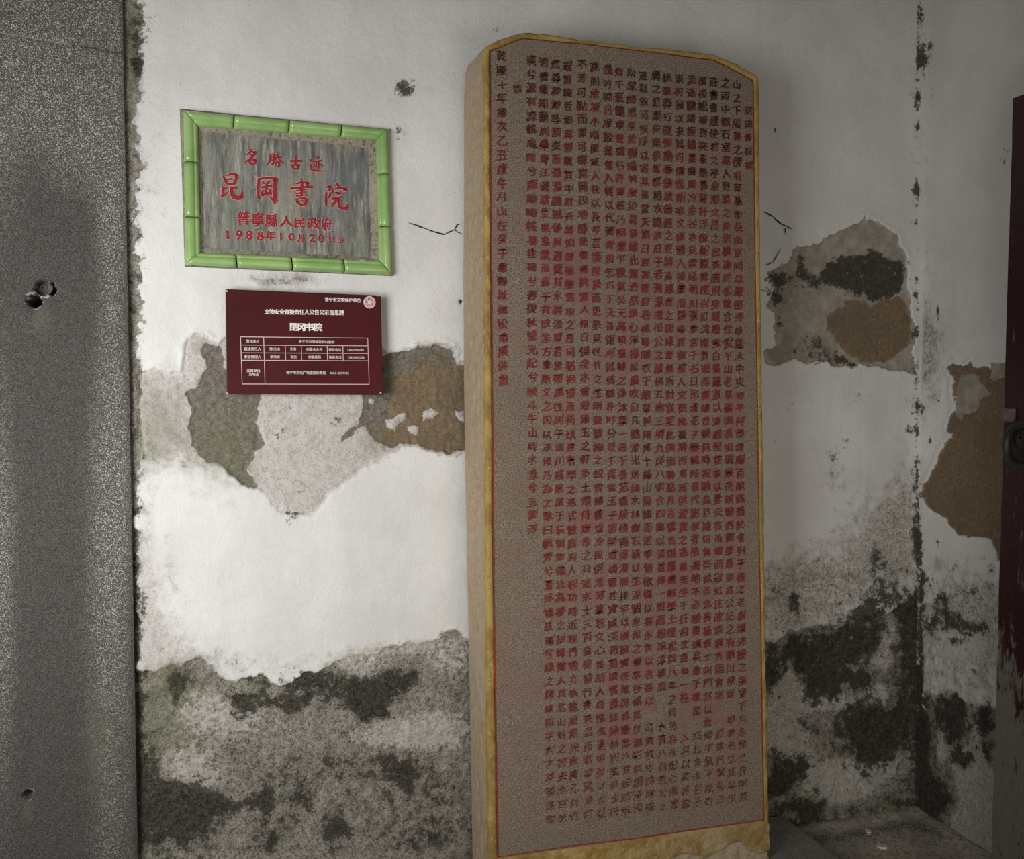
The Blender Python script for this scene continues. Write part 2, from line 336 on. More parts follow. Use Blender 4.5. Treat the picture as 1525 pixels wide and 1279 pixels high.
md = md + 1.3 * blobs(px, py, [
    (603, 132, 15, 17, .55), (560, 88, 12, 5, .25), (646, 92, 8, 6, .3), (590, 195, 20, 14, .22), (592, 207, 8, 12, .22), (735, 42, 4, 4, .3), (745, 44, 4, 4, .3),
    (330, 375, 3, 3, .2), (240, 1230, 60, 40, .30), (285, 1200, 30, 28, .45), (225, 1150, 20, 40, .25), (270, 1190, 35, 25, .25), (395, 1195, 12, 14, .5), (335, 1200, 18, 12, .25), (450, 1195, 14, 20, .22), (500, 1235, 22, 24, .32), (405, 1245, 24, 24, .25), (610, 1190, 40, 40, .12), (600, 1150, 22, 20, .22), (440, 1160, 80, 30, .14), (560, 1130, 50, 22, .15), (660, 1190, 30, 40, .12), (640, 1250, 60, 20, .18), (480, 1020, 30, 20, .25), (540, 1035, 40, 24, .30), (430, 1010, 50, 12, .3), (350, 985, 30, 8, .3),
    (200, 970, 10, 40, .4), (198, 860, 8, 60, .35), (215, 905, 14, 30, .3), (205, 740, 10, 70, .28), (200, 1100, 14, 80, .3), (210, 330, 6, 90, .25), (200, 60, 10, 60, .32), (196, 450, 7, 70, .4), (200, 620, 8, 60, .3), (222, 545, 8, 10, .1), (228, 195, 5, 80, .12), (214, 40, 12, 30, .28), (206, 100, 8, 22, .4),
    (410, 640, 12, 12, .18), (440, 605, 50, 10, .16), (405, 650, 14, 10, .2), (470, 640, 40, 12, .12), (440, 740, 30, 20, .15), (510, 625, 20, 8, .25), (450, 700, 50, 30, .1), (345, 640, 30, 20, .12), (430, 775, 8, 10, .3), (445, 765, 18, 2.5, .4), (380, 415, 16, 6, .2), (503, 415, 10, 6, .2), (640, 540, 40, 14, .16), (600, 560, 40, 20, .1), (520, 760, 90, 60, .03),  # some of these spots paint the shade inside plaster pits
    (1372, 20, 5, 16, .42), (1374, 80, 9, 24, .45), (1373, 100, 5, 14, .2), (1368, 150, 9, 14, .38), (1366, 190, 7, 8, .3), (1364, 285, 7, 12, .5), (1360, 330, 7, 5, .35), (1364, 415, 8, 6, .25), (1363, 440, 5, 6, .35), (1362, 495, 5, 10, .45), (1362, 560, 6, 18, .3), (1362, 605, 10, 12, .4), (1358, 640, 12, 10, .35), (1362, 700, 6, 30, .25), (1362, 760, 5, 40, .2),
    (1155, 194, 2.5, 5, .55), (1212, 244, 6, 4, .35), (1240, 45, 4, 3, .2), (1155, 418, 14, 22, .42), (1195, 385, 8, 18, .40), (1196, 412, 26, 12, .40), (1162, 445, 14, 10, .4), (1222, 425, 14, 10, .4), (1212, 505, 20, 10, .30), (1220, 528, 24, 16, .40), (1163, 478, 8, 14, .36), (1255, 535, 16, 8, .36), (1185, 522, 14, 4, .2), (1272, 543, 6, 3, .45), (1348, 400, 8, 20, .25),
    (1183, 572, 12, 10, .30), (1180, 600, 8, 10, .22), (1280, 592, 12, 12, .25), (1265, 603, 8, 6, .18), (1241, 684, 8, 10, .34), (1256, 660, 8, 12, .24), (1240, 705, 14, 7, .2), (1262, 685, 10, 20, .08), (1154, 658, 2, 2.5, .4), (1301, 748, 7, 6, .28), (1302, 780, 6, 10, .2), (1335, 785, 6, 10, .25), (1365, 800, 8, 30, .3),
    (1300, 840, 20, 24, .34), (1306, 815, 10, 20, .18), (1185, 842, 12, 12, .28), (1218, 835, 10, 10, .25), (1238, 858, 14, 10, .25), (1265, 862, 10, 10, .22), (1150, 885, 16, 16, .34), (1185, 895, 11, 18, .50), (1305, 872, 22, 10, .30), (1340, 850, 18, 30, .24), (1330, 890, 30, 10, .32), (1215, 862, 8, 8, .2), (1250, 895, 40, 14, .14), (1300, 905, 60, 14, .2), (1180, 920, 40, 10, .12),
    (1150, 1000, 20, 60, .1), (1352, 1000, 12, 90, .14), (1310, 1080, 45, 90, .10), (1345, 930, 12, 20, .2)])
md = md - 0.30 * np.clip(blobs(px, py, [(1210, 865, 40, 10, .3), (1255, 925, 90, 8, .3)]), 0, 1)
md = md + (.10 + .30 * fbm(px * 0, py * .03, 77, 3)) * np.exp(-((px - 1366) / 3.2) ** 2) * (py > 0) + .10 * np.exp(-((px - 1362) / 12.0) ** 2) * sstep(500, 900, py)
at_['mould_and_pits'] = np.clip(md, 0, 1)
low = sstep(790, 930, py) * 0.46
at_['dirty'] = np.clip(low * (px > 1100) + blobs(px, py, [(235, 250, 30, 90, .3), (215, 600, 20, 100, .3), (1240, 690, 30, 50, .35), (1300, 830, 80, 60, .45), (1180, 870, 60, 50, .45), (1320, 770, 50, 50, .35), (1190, 590, 40, 30, .3), (1345, 700, 20, 120, .3), (620, 970, 80, 18, .45), (430, 985, 200, 18, .3), (240, 880, 40, 100, .35), (600, 130, 40, 34, .25), (590, 205, 30, 40, .25), (1366, 150, 20, 200, .3), (320, 960, 60, 50, .2)]), 0, 1)
# relief: the missing finish coat is a real step in the wall, its lip curling outwards
rec = 0.0075 * sstep(-1.2, 2.0, z1) * (1 - 0.85 * sstep(0, 3, fl)) + 0.008 * sstep(-1.2, 2.0, z2)
rec += 0.004 * sstep(-1, 2.5, gb1) + 0.004 * sstep(-1, 2.5, gb2) + 0.005 * sstep(-1, 2, sdf(wx, wy, B2))
rec += 0.010 * sstep(-2, 5, bl) + 0.008 * sstep(-2, 5, br) + 0.007 * sstep(.35, .8, rawj)
lip = 0.0035 * (np.exp(-((z1 + 3) / 4.0) ** 2) * (py < 620) + 0.7 * np.exp(-((z2 + 3) / 4.0) ** 2))
rgh = np.clip(at_['thin'] * .6 + mort + gr + tan * .4 + rawj * 1.5, 0, 1.6)
ry = (fbm(XX * 55, ZZ * 55, 2, 5, .68) - 0.5) * 0.0105 * rgh + (fbm(XX * 18, ZZ * 18, 6, 3) - .5) * 0.010 * np.clip(mort + rawj, 0, 1)
wav = (fbm(XX * 2.2, ZZ * 2.2, 12, 3) - 0.5) * 0.012 + (fbm(XX * 16, ZZ * 16, 14, 3) - 0.5) * 0.0016
hole = 0.012 * np.exp(-(((px - 243) / 2.6) ** 2 + ((py - 968) / 2.6) ** 2)) + 0.014 * np.exp(-(((px - 687) / 2.6) ** 2 + ((py - 449) / 3.5) ** 2))
at_['mould_and_pits'] = np.clip(at_['mould_and_pits'] + 60 * hole, 0, 1)  # shade inside the small holes put into the colour too
P[..., 1] = rec - lip + ry + wav + hole
P[..., 1] = np.where(XX > XC - .05, P[..., 1] * (sstep(0, 0.05, XC - XX) * .8 + .2), P[..., 1])
wb = grid('wall_back', P, M_WALL, at_, flip=False); wb['kind'] = 'structure'

# ------------------------------------------------------------------ the side wall
ys = coords([(-3.0, -0.9, 0.08), (-0.9, 0.03, STEP)])[::-1]
YY, ZZ2 = np.meshgrid(ys, zs)
P2 = np.stack([np.full_like(YY, XC), YY, ZZ2], -1)
Pq = P2.copy(); Pq[..., 1] = np.minimum(YY, -.008); px, py = pix(Pq)
px = np.where(YY < -2.2, 4000, px)
wx = px + 7 * (fbm(px * k, py * k, 21) - 0.5) * 2 + 2.5 * (vn(px * .35, py * .35, 3) - .5); wy = py + 9 * (fbm(px * k, py * k, 29) - 0.5) * 2 + 2.5 * (vn(px * .35, py * .35, 4) - .5)
Z3 = zc(*R3, [(1122, 1000), (1160, 955), (1175, 975), (1210, 985), (1245, 952), (1260, 995), (1340, 985), (1372, 1000), (1372, 960), (1450, 950), (1700, 930)]) + [(1560, 800)] + \
     zc(*R4, [(1300, 850), (1260, 750), (1200, 735), (1150, 718), (1080, 712), (1030, 662), (980, 612), (920, 555), (885, 505), (888, 455), (920, 420), (965, 340), (1010, 240), (1065, 170), (1028, 160), (1030, 110), (1068, 20)]) + zc(*R3, [(1168, 1200), (1150, 1080)])
G4 = zc(*R3, [(1170, 1075), (1200, 1050), (1265, 1040), (1330, 1085), (1362, 1150), (1308, 1160), (1300, 1230), (1200, 1262), (1185, 1330), (1160, 1290), (1172, 1180)])
G5 = zc(*R3, [(1372, 1000), (1380, 962), (1460, 940), (1460, 1040), (1375, 1060)])
MS = [(1330, 1420), (1330, 985), (1371, 985)] + zc(*R5, [(815, 560), (820, 430), (870, 440), (900, 430), (960, 440), (1010, 460), (1040, 480), (1070, 500), (1150, 500), (1200, 510)]) + [(1700, 1080), (1700, 1420)]
z3 = sdf(wx, wy, Z3); g4 = np.maximum(sdf(wx, wy, G4), sdf(wx, wy, G5)); ms = sdf(wx, wy, MS, 60)
a2 = {}
a2['thin'] = np.clip(blobs(px, py, [(1440, 830, 60, 40, .45), (1400, 950, 50, 40, .4), (1450, 960, 40, 40, .4)]), 0, 1)
a2['mort'] = np.clip(0.5 + ms / 22, 0, 1) * .9
a2['tan'] = np.clip(0.5 + np.minimum(z3, g4) / 8, 0, 1)
a2['grey'] = np.zeros(px.shape)
a2['brown'] = np.minimum(np.clip(0.5 + z3 / 8, 0, 1), 1 - np.clip(0.5 + g4 / 8, 0, 1))
a2['green'] = np.clip(blobs(px, py, [(1396, 842, 6, 10, .9), (1385, 1090, 20, 40, .6), (1400, 1180, 25, 30, .6), (1425, 1005, 20, 20, .35)]), 0, 1)
a2['pale'] = np.clip(blobs(px, py, [(1460, 1180, 28, 60, .95), (1440, 1140, 20, 30, .7), (1470, 1240, 20, 30, .8), (1400, 1100, 6, 40, .6), (1450, 1060, 6, 26, .6), (1380, 1000, 8, 40, .5), (1375, 960, 6, 40, .5), (1415, 1120, 14, 10, .5), (1430, 1230, 20, 20, .6)]), 0, 1)
m2 = np.zeros(px.shape)
ux = wx + 16 * (fbm(px * .04, py * .04, 181, 4, .65) - .5) * 2; uy = wy + 26 * (fbm(px * .04, py * .04, 185, 4, .65) - .5) * 2
for p in [[(865, 450), (1000, 440), (1050, 500), (1060, 620), (1040, 700), (1000, 730), (940, 680), (900, 620), (870, 540)],
          [(1070, 500), (1200, 500), (1200, 640), (1150, 660), (1090, 640), (1070, 580)],
          [(960, 720), (1050, 700), (1080, 760), (1050, 900), (1000, 850), (960, 800)], [(700, 520), (850, 560), (880, 700), (860, 900), (700, 950)], [(1090, 700), (1180, 660), (1180, 850), (1120, 800)]]:
    m2 = np.maximum(m2, 0.76 * np.clip(0.5 + sdf(ux, uy, zc(*R5, p)) / 26, 0, 1))
m2 = np.maximum(m2, .45 * sstep(.45, .6, a2['mort']) - .35 * a2['pale'])
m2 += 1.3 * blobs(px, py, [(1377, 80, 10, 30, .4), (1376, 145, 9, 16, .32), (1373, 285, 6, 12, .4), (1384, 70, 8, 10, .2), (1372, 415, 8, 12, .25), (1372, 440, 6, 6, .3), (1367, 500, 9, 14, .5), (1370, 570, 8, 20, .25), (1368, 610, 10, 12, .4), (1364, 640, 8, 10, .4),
                     (1396, 458, 2.5, 8, .5), (1396, 475, 1.6, 8, .35), (1404, 492, 4, 4, .3), (1400, 585, 6, 10, .22), (1420, 530, 6, 6, .2), (1398, 597, 2, 2, .5), (1385, 657, 2.5, 5, .55), (1376, 665, 8, 6, .2), (1363, 770, 4, 14, .45), (1367, 800, 4, 26, .5), (1364, 742, 5, 8, .4),
                     (1395, 808, 5, 5, .35), (1396, 820, 4, 8, .3), (1384, 862, 10, 12, .42), (1420, 846, 8, 6, .34), (1400, 890, 12, 14, .36), (1448, 880, 10, 8, .32), (1478, 845, 10, 16, .25), (1470, 880, 20, 12, .2), (1412, 925, 22, 16, .42), (1440, 935, 20, 12, .34), (1466, 935, 12, 10, .35), (1386, 935, 8, 20, .35), (1425, 955, 18, 6, .3), (1450, 998, 6, 5, .4), (1420, 900, 30, 20, .15), (1395, 980, 20, 20, .2), (1452, 970, 30, 20, .15), (1475, 1010, 14, 30, .12),
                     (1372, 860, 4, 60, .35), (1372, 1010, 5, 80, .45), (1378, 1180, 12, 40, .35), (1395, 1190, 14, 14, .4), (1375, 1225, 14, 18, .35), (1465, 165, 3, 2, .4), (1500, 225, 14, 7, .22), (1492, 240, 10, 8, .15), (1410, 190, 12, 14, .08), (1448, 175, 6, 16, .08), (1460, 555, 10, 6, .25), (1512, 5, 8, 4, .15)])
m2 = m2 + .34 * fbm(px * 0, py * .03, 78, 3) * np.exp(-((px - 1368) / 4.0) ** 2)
a2['mould_and_pits'] = np.clip(m2, 0, 1)
a2['dirty'] = np.clip(sstep(790, 930, py) * .50 + blobs(px, py, [(1385, 540, 20, 70, .4), (1400, 500, 40, 60, .15), (1376, 300, 14, 300, .3), (1450, 900, 70, 60, .3), (1495, 230, 30, 30, .25), (1445, 175, 20, 30, .2)]), 0, 1)
rec = 0.009 * sstep(-1.2, 2.5, z3) - 0.005 * sstep(-1, 2, np.minimum(g4, z3)) + 0.006 * sstep(-2, 6, ms)
lip = 0.004 * np.exp(-((z3 + 3) / 3.5) ** 2) * (px < 1445) * (py < 740)
mo = np.clip(a2['mort'] + a2['thin'] * .6 + .4 * sstep(780, 900, py) + .5 * sstep(-2, 2, z3), 0, 1.2)
P2[..., 0] = XC + rec - lip + (fbm(YY * 55, ZZ2 * 55, 32, 5, .65) - 0.5) * 0.007 * mo + (fbm(YY * 2.4, ZZ2 * 2.4, 33, 3) - .5) * .012 * sstep(0, .1, -YY)
wr = grid('wall_right', P2, M_WALL, a2); wr['kind'] = 'structure'

# ------------------------------------------------------------------ floor, ceiling
def floor_material():
    g = G('cement_floor', 0.9, 0.2)
    n1 = g.noise(5, 6, .6); n2 = g.noise(60, 6, .7); n3 = g.noise(250, 3)
    c = g.mix(g.ss(n1, .3, .7), (0.32, 0.295, 0.25), (0.50, 0.46, 0.40))
    c = g.mix(g.ss(n2, .35, .55), (0.20, 0.18, 0.15), c)
    c = g.mix(g.ss(n3, .66, .74), c, (0.5, 0.47, 0.42))
    g.color(c); g.bump(n2, .7, .006); return g.m
M_FLOOR = floor_material()
fx = coords([(-3.2, 1.3, .15), (1.3, XC + .05, .01)]); fy = coords([(-4.2, -1.0, .15), (-1.0, .04, .01)])
FX, FY = np.meshgrid(fx, fy)
FZ = (fbm(FX * 9, FY * 9, 41, 4) - .5) * .012 + 0.008 * np.exp(-((FY + 0.01) / .03) ** 2) * (.4 + fbm(FX * 12, FY * 12, 44)) + 0.005 * np.exp(-((FX - XC) / .03) ** 2)
FZ = FZ * sstep(1.0, 1.5, FX)
fl_ = grid('floor', np.stack([FX, FY, FZ], -1), M_FLOOR); fl_['kind'] = 'structure'
M_CEIL = plain('limewashed_boards', (0.30, 0.27, 0.23), .9, .1)
ce = box('ceiling', -1.9, XC + .3, -2.2, 0.1, ZTOP - .02, ZTOP + .1, M_CEIL); ce['kind'] = 'structure'

# ------------------------------------------------------------------ stone pillar at the left
def pillar_material():
    g = G('granite_pillar', 0.62, 0.45)
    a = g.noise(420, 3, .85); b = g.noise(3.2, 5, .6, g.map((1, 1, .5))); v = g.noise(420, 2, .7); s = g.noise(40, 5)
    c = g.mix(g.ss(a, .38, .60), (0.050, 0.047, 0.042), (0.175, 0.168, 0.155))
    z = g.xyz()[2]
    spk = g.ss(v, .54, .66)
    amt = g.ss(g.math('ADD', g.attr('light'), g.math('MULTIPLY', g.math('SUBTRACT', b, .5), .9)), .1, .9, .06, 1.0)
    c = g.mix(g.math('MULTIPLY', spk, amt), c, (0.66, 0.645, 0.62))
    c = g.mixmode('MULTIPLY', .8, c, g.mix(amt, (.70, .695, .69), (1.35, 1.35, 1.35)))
    c = g.mix(g.math('MULTIPLY', g.edge(g.attr('stain'), s, .8, .3), .3), c, (0.20, 0.185, 0.115))
    c = g.mix(g.edge(g.attr('pale'), s, .6, .2), c, (0.46, 0.45, 0.42))
    g.color(c); g.bump(g.math('ADD', a, v), .8, .004); return g.m
M_PIL = pillar_material()
YP = -0.018
edge_t = at(182, 0, 1, YP); edge_b = at(205, 1279, 1, YP)
def pillar_edge(z):
    t = (edge_t[2] - z) / (edge_t[2] - edge_b[2]); return edge_t[0] + (edge_b[0] - edge_t[0]) * t
pil = bpy.data.objects.new('stone_pillar', None); COL.objects.link(pil); pil['kind'] = 'structure'
jz0 = at(0, 48, 1, YP); jz1 = at(180, 79, 1, YP)
def joint(x): 
    t = (x - jz0[0]) / (jz1[0] - jz0[0]); return jz0[2] + (jz1[2] - jz0[2]) * t + 0.004 * (fbm(x * 30, x * 0, 50, 4) - .5)
def pblock(name, lower):
    us = coords([(0, .35, .02), (.35, 1.0, .0055)])      # 0 far left, 1 the right edge
    vs = coords([(0, 1, .0018)]) if lower else coords([(0, 1, .012)])
    U, V = np.meshgrid(us, vs)
    xl = -1.25
    XR = 0; Z = None
    X = xl + (edge_t[0] - xl) * U
    zj = joint(np.clip(X, jz0[0] - .1, 1))
    g2 = .0009
    Z = (V * (zj - g2)) if lower else (zj + g2 + (ZTOP - .02 - zj) * V)
    X = xl + (pillar_edge(Z) - xl) * U
    Pp = np.stack([X, np.full_like(X, YP), Z], -1)
    qx, qy = pix(Pp)
    d = (fbm(X * 60, Z * 60, 51, 4, .7) - .5) * .0022
    def wob(cx, cy, a): 
        return np.hypot((qx - cx) , (qy - cy)) + a * (vn(qx * .25, qy * .25, 52) - .5)
    r1 = np.minimum(wob(64, 428, 5) / 13.0, wob(51, 448, 5) / 10.5); r1 = np.minimum(r1, wob(75, 430, 5) / 9.0)
    r2 = np.minimum(wob(42, 1182, 3) / 7.0, wob(41, 1184, 3) / 7.0)
    deep = .11 * (1 - sstep(.75, 1.02, r1)) + .05 * (1 - sstep(.6, 1.0, r2))
    chip = .006 * (1 - sstep(1.0, 1.9, r1)) * (qy > 440)
    ed = .006 * sstep(.992, 1.0, U)                       # worn right arris
    top = 0 if not lower else .003 * sstep(.996, 1, V)
    Pp[..., 1] = YP + d + deep + chip + ed + top
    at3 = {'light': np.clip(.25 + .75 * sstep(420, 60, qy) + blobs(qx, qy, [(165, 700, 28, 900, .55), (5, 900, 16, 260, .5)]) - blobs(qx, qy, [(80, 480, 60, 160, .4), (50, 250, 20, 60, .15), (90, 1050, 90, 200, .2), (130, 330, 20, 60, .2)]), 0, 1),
           'stain': blobs(qx, qy, [(62, 475, 16, 24, .7), (42, 1205, 9, 16, .7), (15, 190, 18, 50, .5), (137, 350, 12, 14, .4), (145, 1080, 22, 60, .5), (140, 1150, 20, 70, .45)]),
           'pale': np.clip(.9 * np.exp(-((r1 - 1.12) / .14) ** 2) * (qy > 432) + .6 * np.exp(-((r2 - 1.2) / .22) ** 2) + .0 * qx, 0, 1)}
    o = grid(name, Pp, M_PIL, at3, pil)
    # the return face of the right arris, back to the wall
    zz = Z[:, -1]; xe = Pp[:, -1, 0]; yy = Pp[:, -1, 1]
    R = np.stack([np.stack([xe, yy, zz], -1), np.stack([xe - .001, np.full_like(xe, .03), zz], -1)], 1)
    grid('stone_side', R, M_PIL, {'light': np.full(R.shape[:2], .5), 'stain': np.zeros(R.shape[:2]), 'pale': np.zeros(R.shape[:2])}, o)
    return o
pblock('stone_block', True); pblock('stone_block', False)
M_IRON = plain('dark_iron', (0.022, 0.021, 0.019), .45, .5, .4, 60, .4)
def disc_rings(name, c, prof, mat, parent=None, n=28, ny=1, asp=1.0):
    """lathe about the Y axis: prof = [(radius, y)]"""
    vs = []; fs = []
    for r, y in prof:
        for i in range(n):
            a = 2 * math.pi * i / n; vs.append((c[0] + r * math.cos(a), c[1] + y, c[2] + asp * r * math.sin(a)))
    for j in range(len(prof) - 1):
        for i in range(n):
            fs.append((j * n + i, j * n + (i + 1) % n, (j + 1) * n + (i + 1) % n, (j + 1) * n + i))
    fs.append(tuple(range((len(prof) - 1) * n, len(prof) * n)))
    return link(name, vs, fs, mat, parent, True)
c = at(63.5, 427, 1, YP + .030)
pipe = disc_rings('pipe_stub', c, [(.0245, .07), (.0245, .004), (.0235, 0), (.019, 0), (.0175, .003), (.0175, .012), (.009, .012), (.0085, .009), (.003, .009), (.0025, .014)], plain('rusty_pipe', (0.07, 0.062, 0.055), .6, .4, .3, 80, .3))
tag(pipe, 'dark round pipe end set in the chipped hole of the stone pillar', 'pipe')

# ------------------------------------------------------------------ glyphs
_cu = bpy.data.curves.new('glyph', 'FONT'); _ob = bpy.data.objects.new('glyph', _cu); COL.objects.link(_ob)
_gl = {}
def glyph(ch, off=0.0, res=2):
    key = (ch, off, res)
    if key not in _gl:
        _cu.body = ch; _cu.offset = off; _cu.resolution_u = res
        bpy.context.view_layer.update()
        ev = _ob.evaluated_get(bpy.context.evaluated_depsgraph_get()); me = ev.to_mesh()
        v = np.array([tuple(q.co)[:2] for q in me.vertices]) if len(me.vertices) else np.zeros((0, 2))
        f = [tuple(p.vertices) for p in me.polygons]
        if len(v):
            adv = 1.0 if ord(ch) > 0x2000 else (v[:, 0].min() + v[:, 0].max())
            v = v - np.array([adv / 2, 0.38])
        ev.to_mesh_clear(); _gl[key] = (v, f)
    return _gl[key]
class TextMesh:
    def __init__(s): s.v = []; s.f = []; s.n = 0
    def add(s, V, Fc):
        s.v.append(V); s.f += [tuple(i + s.n for i in f) for f in Fc]; s.n += len(V)
    def char(s, ch, c, sx, sy, off=0.0, shear=0.0, rot=0.0, wob=0.0, skew=0.0, y=None, thick=0.0):
        v, f = glyph(ch)
        if not len(v): return
        if off:      # heavier strokes: the glyph laid four times, a hair apart
            D = [(-off, -off * .7), (off, -off * .7), (-off, off * .7), (off, off * .7)]
            f = [tuple(i + q * len(v) for i in t) for q in range(4) for t in f]
            lay = np.repeat(np.arange(4), len(v)) * 1e-4
            v = np.concatenate([v + np.array(d) for d in D])
        else: lay = 0
        x = v[:, 0].copy(); z = v[:, 1].copy()
        if wob:
            a, b = random.random() * 9, random.random() * 9
            x = x + wob * (vn(x * 3 + a, z * 3 + b, 61) - .5); z = z + wob * (vn(x * 3 + b, z * 3 + a, 62) - .5)
        z = z + shear * x; x = x + skew * z
        cr, sr = math.cos(rot), math.sin(rot)
        X = (x * cr - z * sr) * sx; Z = (x * sr + z * cr) * sy
        s.add(np.stack([c[0] + X, np.full_like(X, c[1]) - lay, c[2] + Z], -1), f)
    def build(s, name, mat, parent):
        V = np.concatenate(s.v) if s.v else np.zeros((0, 3))
        return link(name, V, s.f, mat, parent)
def strokes(tm, data, ox, oy, scl, yv, extra=0.0, wk=1.12):
    for si, st in enumerate(data):
        pts = np.array(st, float); p = pts[:, :2] / scl + np.array([ox, oy]); w = pts[:, 2] / scl * wk / 2 + extra
        # resample smoothly
        seg = np.r_[0, np.cumsum(np.hypot(*np.diff(p, axis=0).T))]
        n = max(4, int(seg[-1] / .8)); t = np.linspace(0, seg[-1], n)
        q = np.stack([np.interp(t, seg, p[:, 0]), np.interp(t, seg, p[:, 1])], -1); ww = np.interp(t, seg, w)
        for _ in range(2):
            q[1:-1] = (q[:-2] + 2 * q[1:-1] + q[2:]) / 4
        d = np.gradient(q, axis=0); d /= np.hypot(d[:, 0], d[:, 1])[:, None] + 1e-9
        nrm = np.stack([-d[:, 1], d[:, 0]], -1)
        A = q + nrm * ww[:, None]; B = q - nrm * ww[:, None]
        # rounded ends
        e0 = q[0] - d[0] * ww[0] * .7; e1 = q[-1] + d[-1] * ww[-1] * .7
        pts2 = np.concatenate([[e0], A, [e1], B[::-1]])
        V = at(pts2[:, 0], pts2[:, 1], 1, yv - si * 7e-5)
        m = len(A); fs = []
        ia = lambda i: 1 + i
        ib = lambda i: 1 + m + 1 + (m - 1 - i)
        fs.append((0, ib(0), ia(0))); fs.append((1 + m, ia(m - 1), ib(m - 1)))
        for i in range(m - 1): fs.append((ia(i), ib(i), ib(i + 1), ia(i + 1)))
        tm.add(V, fs)

# ------------------------------------------------------------------ inscribed stele
YF, YB = -0.25, -0.03
M_BODY = stone_speckle('stele_sandstone', (0.50, 0.39, 0.27), (0.27, 0.19, 0.12), (0.68, 0.57, 0.43), 300, (0.40, 0.34, 0.25))
def face_material():
    g = G('stele_face_stone', 0.72, 0.3)
    a = g.noise(260, 4, .85); v = g.noise(520, 2, .7); b = g.noise(3.0, 5, .6); p = g.noise(9, 5, .65); z = g.xyz()[2]
    c = g.mix(g.ss(a, .36, .62), (0.130, 0.098, 0.073), (0.46, 0.365, 0.285))
    c = g.mix(g.ss(v, .60, .68), c, (0.68, 0.60, 0.52))
    pk = g.math('MULTIPLY', g.ss(p, .45, .62), g.math('MULTIPLY', g.attr('pink'), .55))
    c = g.mix(pk, c, (0.36, 0.145, 0.135))
    c = g.mix(g.ss(b, .50, .72, 0, .35), c, (0.20, 0.19, 0.13))
    g.color(c); g.bump(g.math('ADD', a, v), .9, .003)
    g.put(g.b.inputs['Roughness'], g.ss(b, .3, .7, .75, .55)); return g.m
M_FACE = face_material()
def ochre_material():
    g = G('ochre_paint', 0.6, 0.35)
    a = g.noise(120, 4, .7); b = g.noise(14, 5); 
    c = g.mix(g.ss(b, .35, .65), (0.27, 0.175, 0.045), (0.43, 0.30, 0.08))
    c = g.mix(g.ss(a, .58, .70), c, (0.55, 0.43, 0.18))
    c = g.mix(g.ss(a, .34, .42, 1, 0), c, (0.22, 0.14, 0.05))
    c = g.mix(g.edge(g.attr('bare'), b, .8, .3), c, g.mix(a, (0.25, 0.20, 0.13), (0.56, 0.47, 0.34)))
    g.color(c); g.bump(a, .8, .004); return g.m
M_OCH = ochre_material()
def red_paint(name, lo, hi, erode):
    g = G(name, .6, .25)
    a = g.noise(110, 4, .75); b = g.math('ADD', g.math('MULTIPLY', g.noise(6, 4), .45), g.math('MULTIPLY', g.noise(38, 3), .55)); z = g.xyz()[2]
    top_dark = g.math('MULTIPLY', g.ss(z, 1.9, 2.5), .22)  # red paint gets darker towards the top of the stele
    g.color(g.mix(g.ss(g.math('SUBTRACT', g.math('ADD', b, g.math('MULTIPLY', a, .5)), top_dark), .53, .80), lo, hi))
    if erode:
        n = g.noise(190, 3, .75)
        er = g.ss(z, .1, 1.15, .53, .36)
        al = g.ss(g.math('SUBTRACT', n, er), -.04, .05)
        tr = g.t.nodes.new('ShaderNodeBsdfTransparent'); mx = g.t.nodes.new('ShaderNodeMixShader')
        g.t.links.new(al, mx.inputs[0]); g.t.links.new(tr.outputs[0], mx.inputs[1]); g.t.links.new(g.b.outputs[0], mx.inputs[2])
        g.t.links.new(mx.outputs[0], g.t.nodes['Material Output'].inputs[0])
    return g.m
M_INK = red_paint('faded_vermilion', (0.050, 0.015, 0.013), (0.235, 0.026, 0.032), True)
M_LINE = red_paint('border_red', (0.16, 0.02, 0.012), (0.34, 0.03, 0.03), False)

stele = thing('inscribed_stele', 'tall reddish stone stele carved with columns of characters, ochre border, leaning by wall', 'stele', (0, 0, 0))
zslab = 0.055
outer = [(722.5, 70), (733, 64), (752, 57), (775, 49.5), (790, 48.5), (830, 54), (863, 60), (900, 64.5), (945, 70), (985, 73), (1030, 78), (1062, 82.5), (1078, 88), (1098, 97), (1115, 107), (1126, 113), (1129.5, 119),
         (1130.5, 250), (1132, 420), (1134, 560), (1136, 700), (1138, 850), (1140.5, 1000), (1142.5, 1120), (1145, 1279)]
left = [(722, 100), (722.5, 250), (723, 430), (724, 640), (725, 860), (727, 1080), (728.5, 1279)]
inner = [(729, 76), (750, 67.5), (778.6, 56.5), (865, 64.5), (966, 76.5), (1063, 89), (1092, 103), (1122, 119.5), (1123.5, 260), (1125.5, 430), (1129, 640), (1131, 800), (1133.5, 930), (1136, 1100), (1138, 1222)]
innl = [(729, 76), (729.5, 250), (731, 430), (733, 640), (734.5, 860), (737.5, 1080), (741, 1278)]
def resamp(pts, n):
    p = np.array(pts, float); s = np.r_[0, np.cumsum(np.hypot(*np.diff(p, axis=0).T))]; t = np.linspace(0, s[-1], n)
    return np.stack([np.interp(t, s, p[:, 0]), np.interp(t, s, p[:, 1])], -1)
def fit_to_z(p_top, p_bot, z):      # extend a pixel line on the face plane down to height z
    a = at(*p_top, 1, YF); b = at(*p_bot, 1, YF); t = (z - a[2]) / (b[2] - a[2]); return a + (b - a) * t
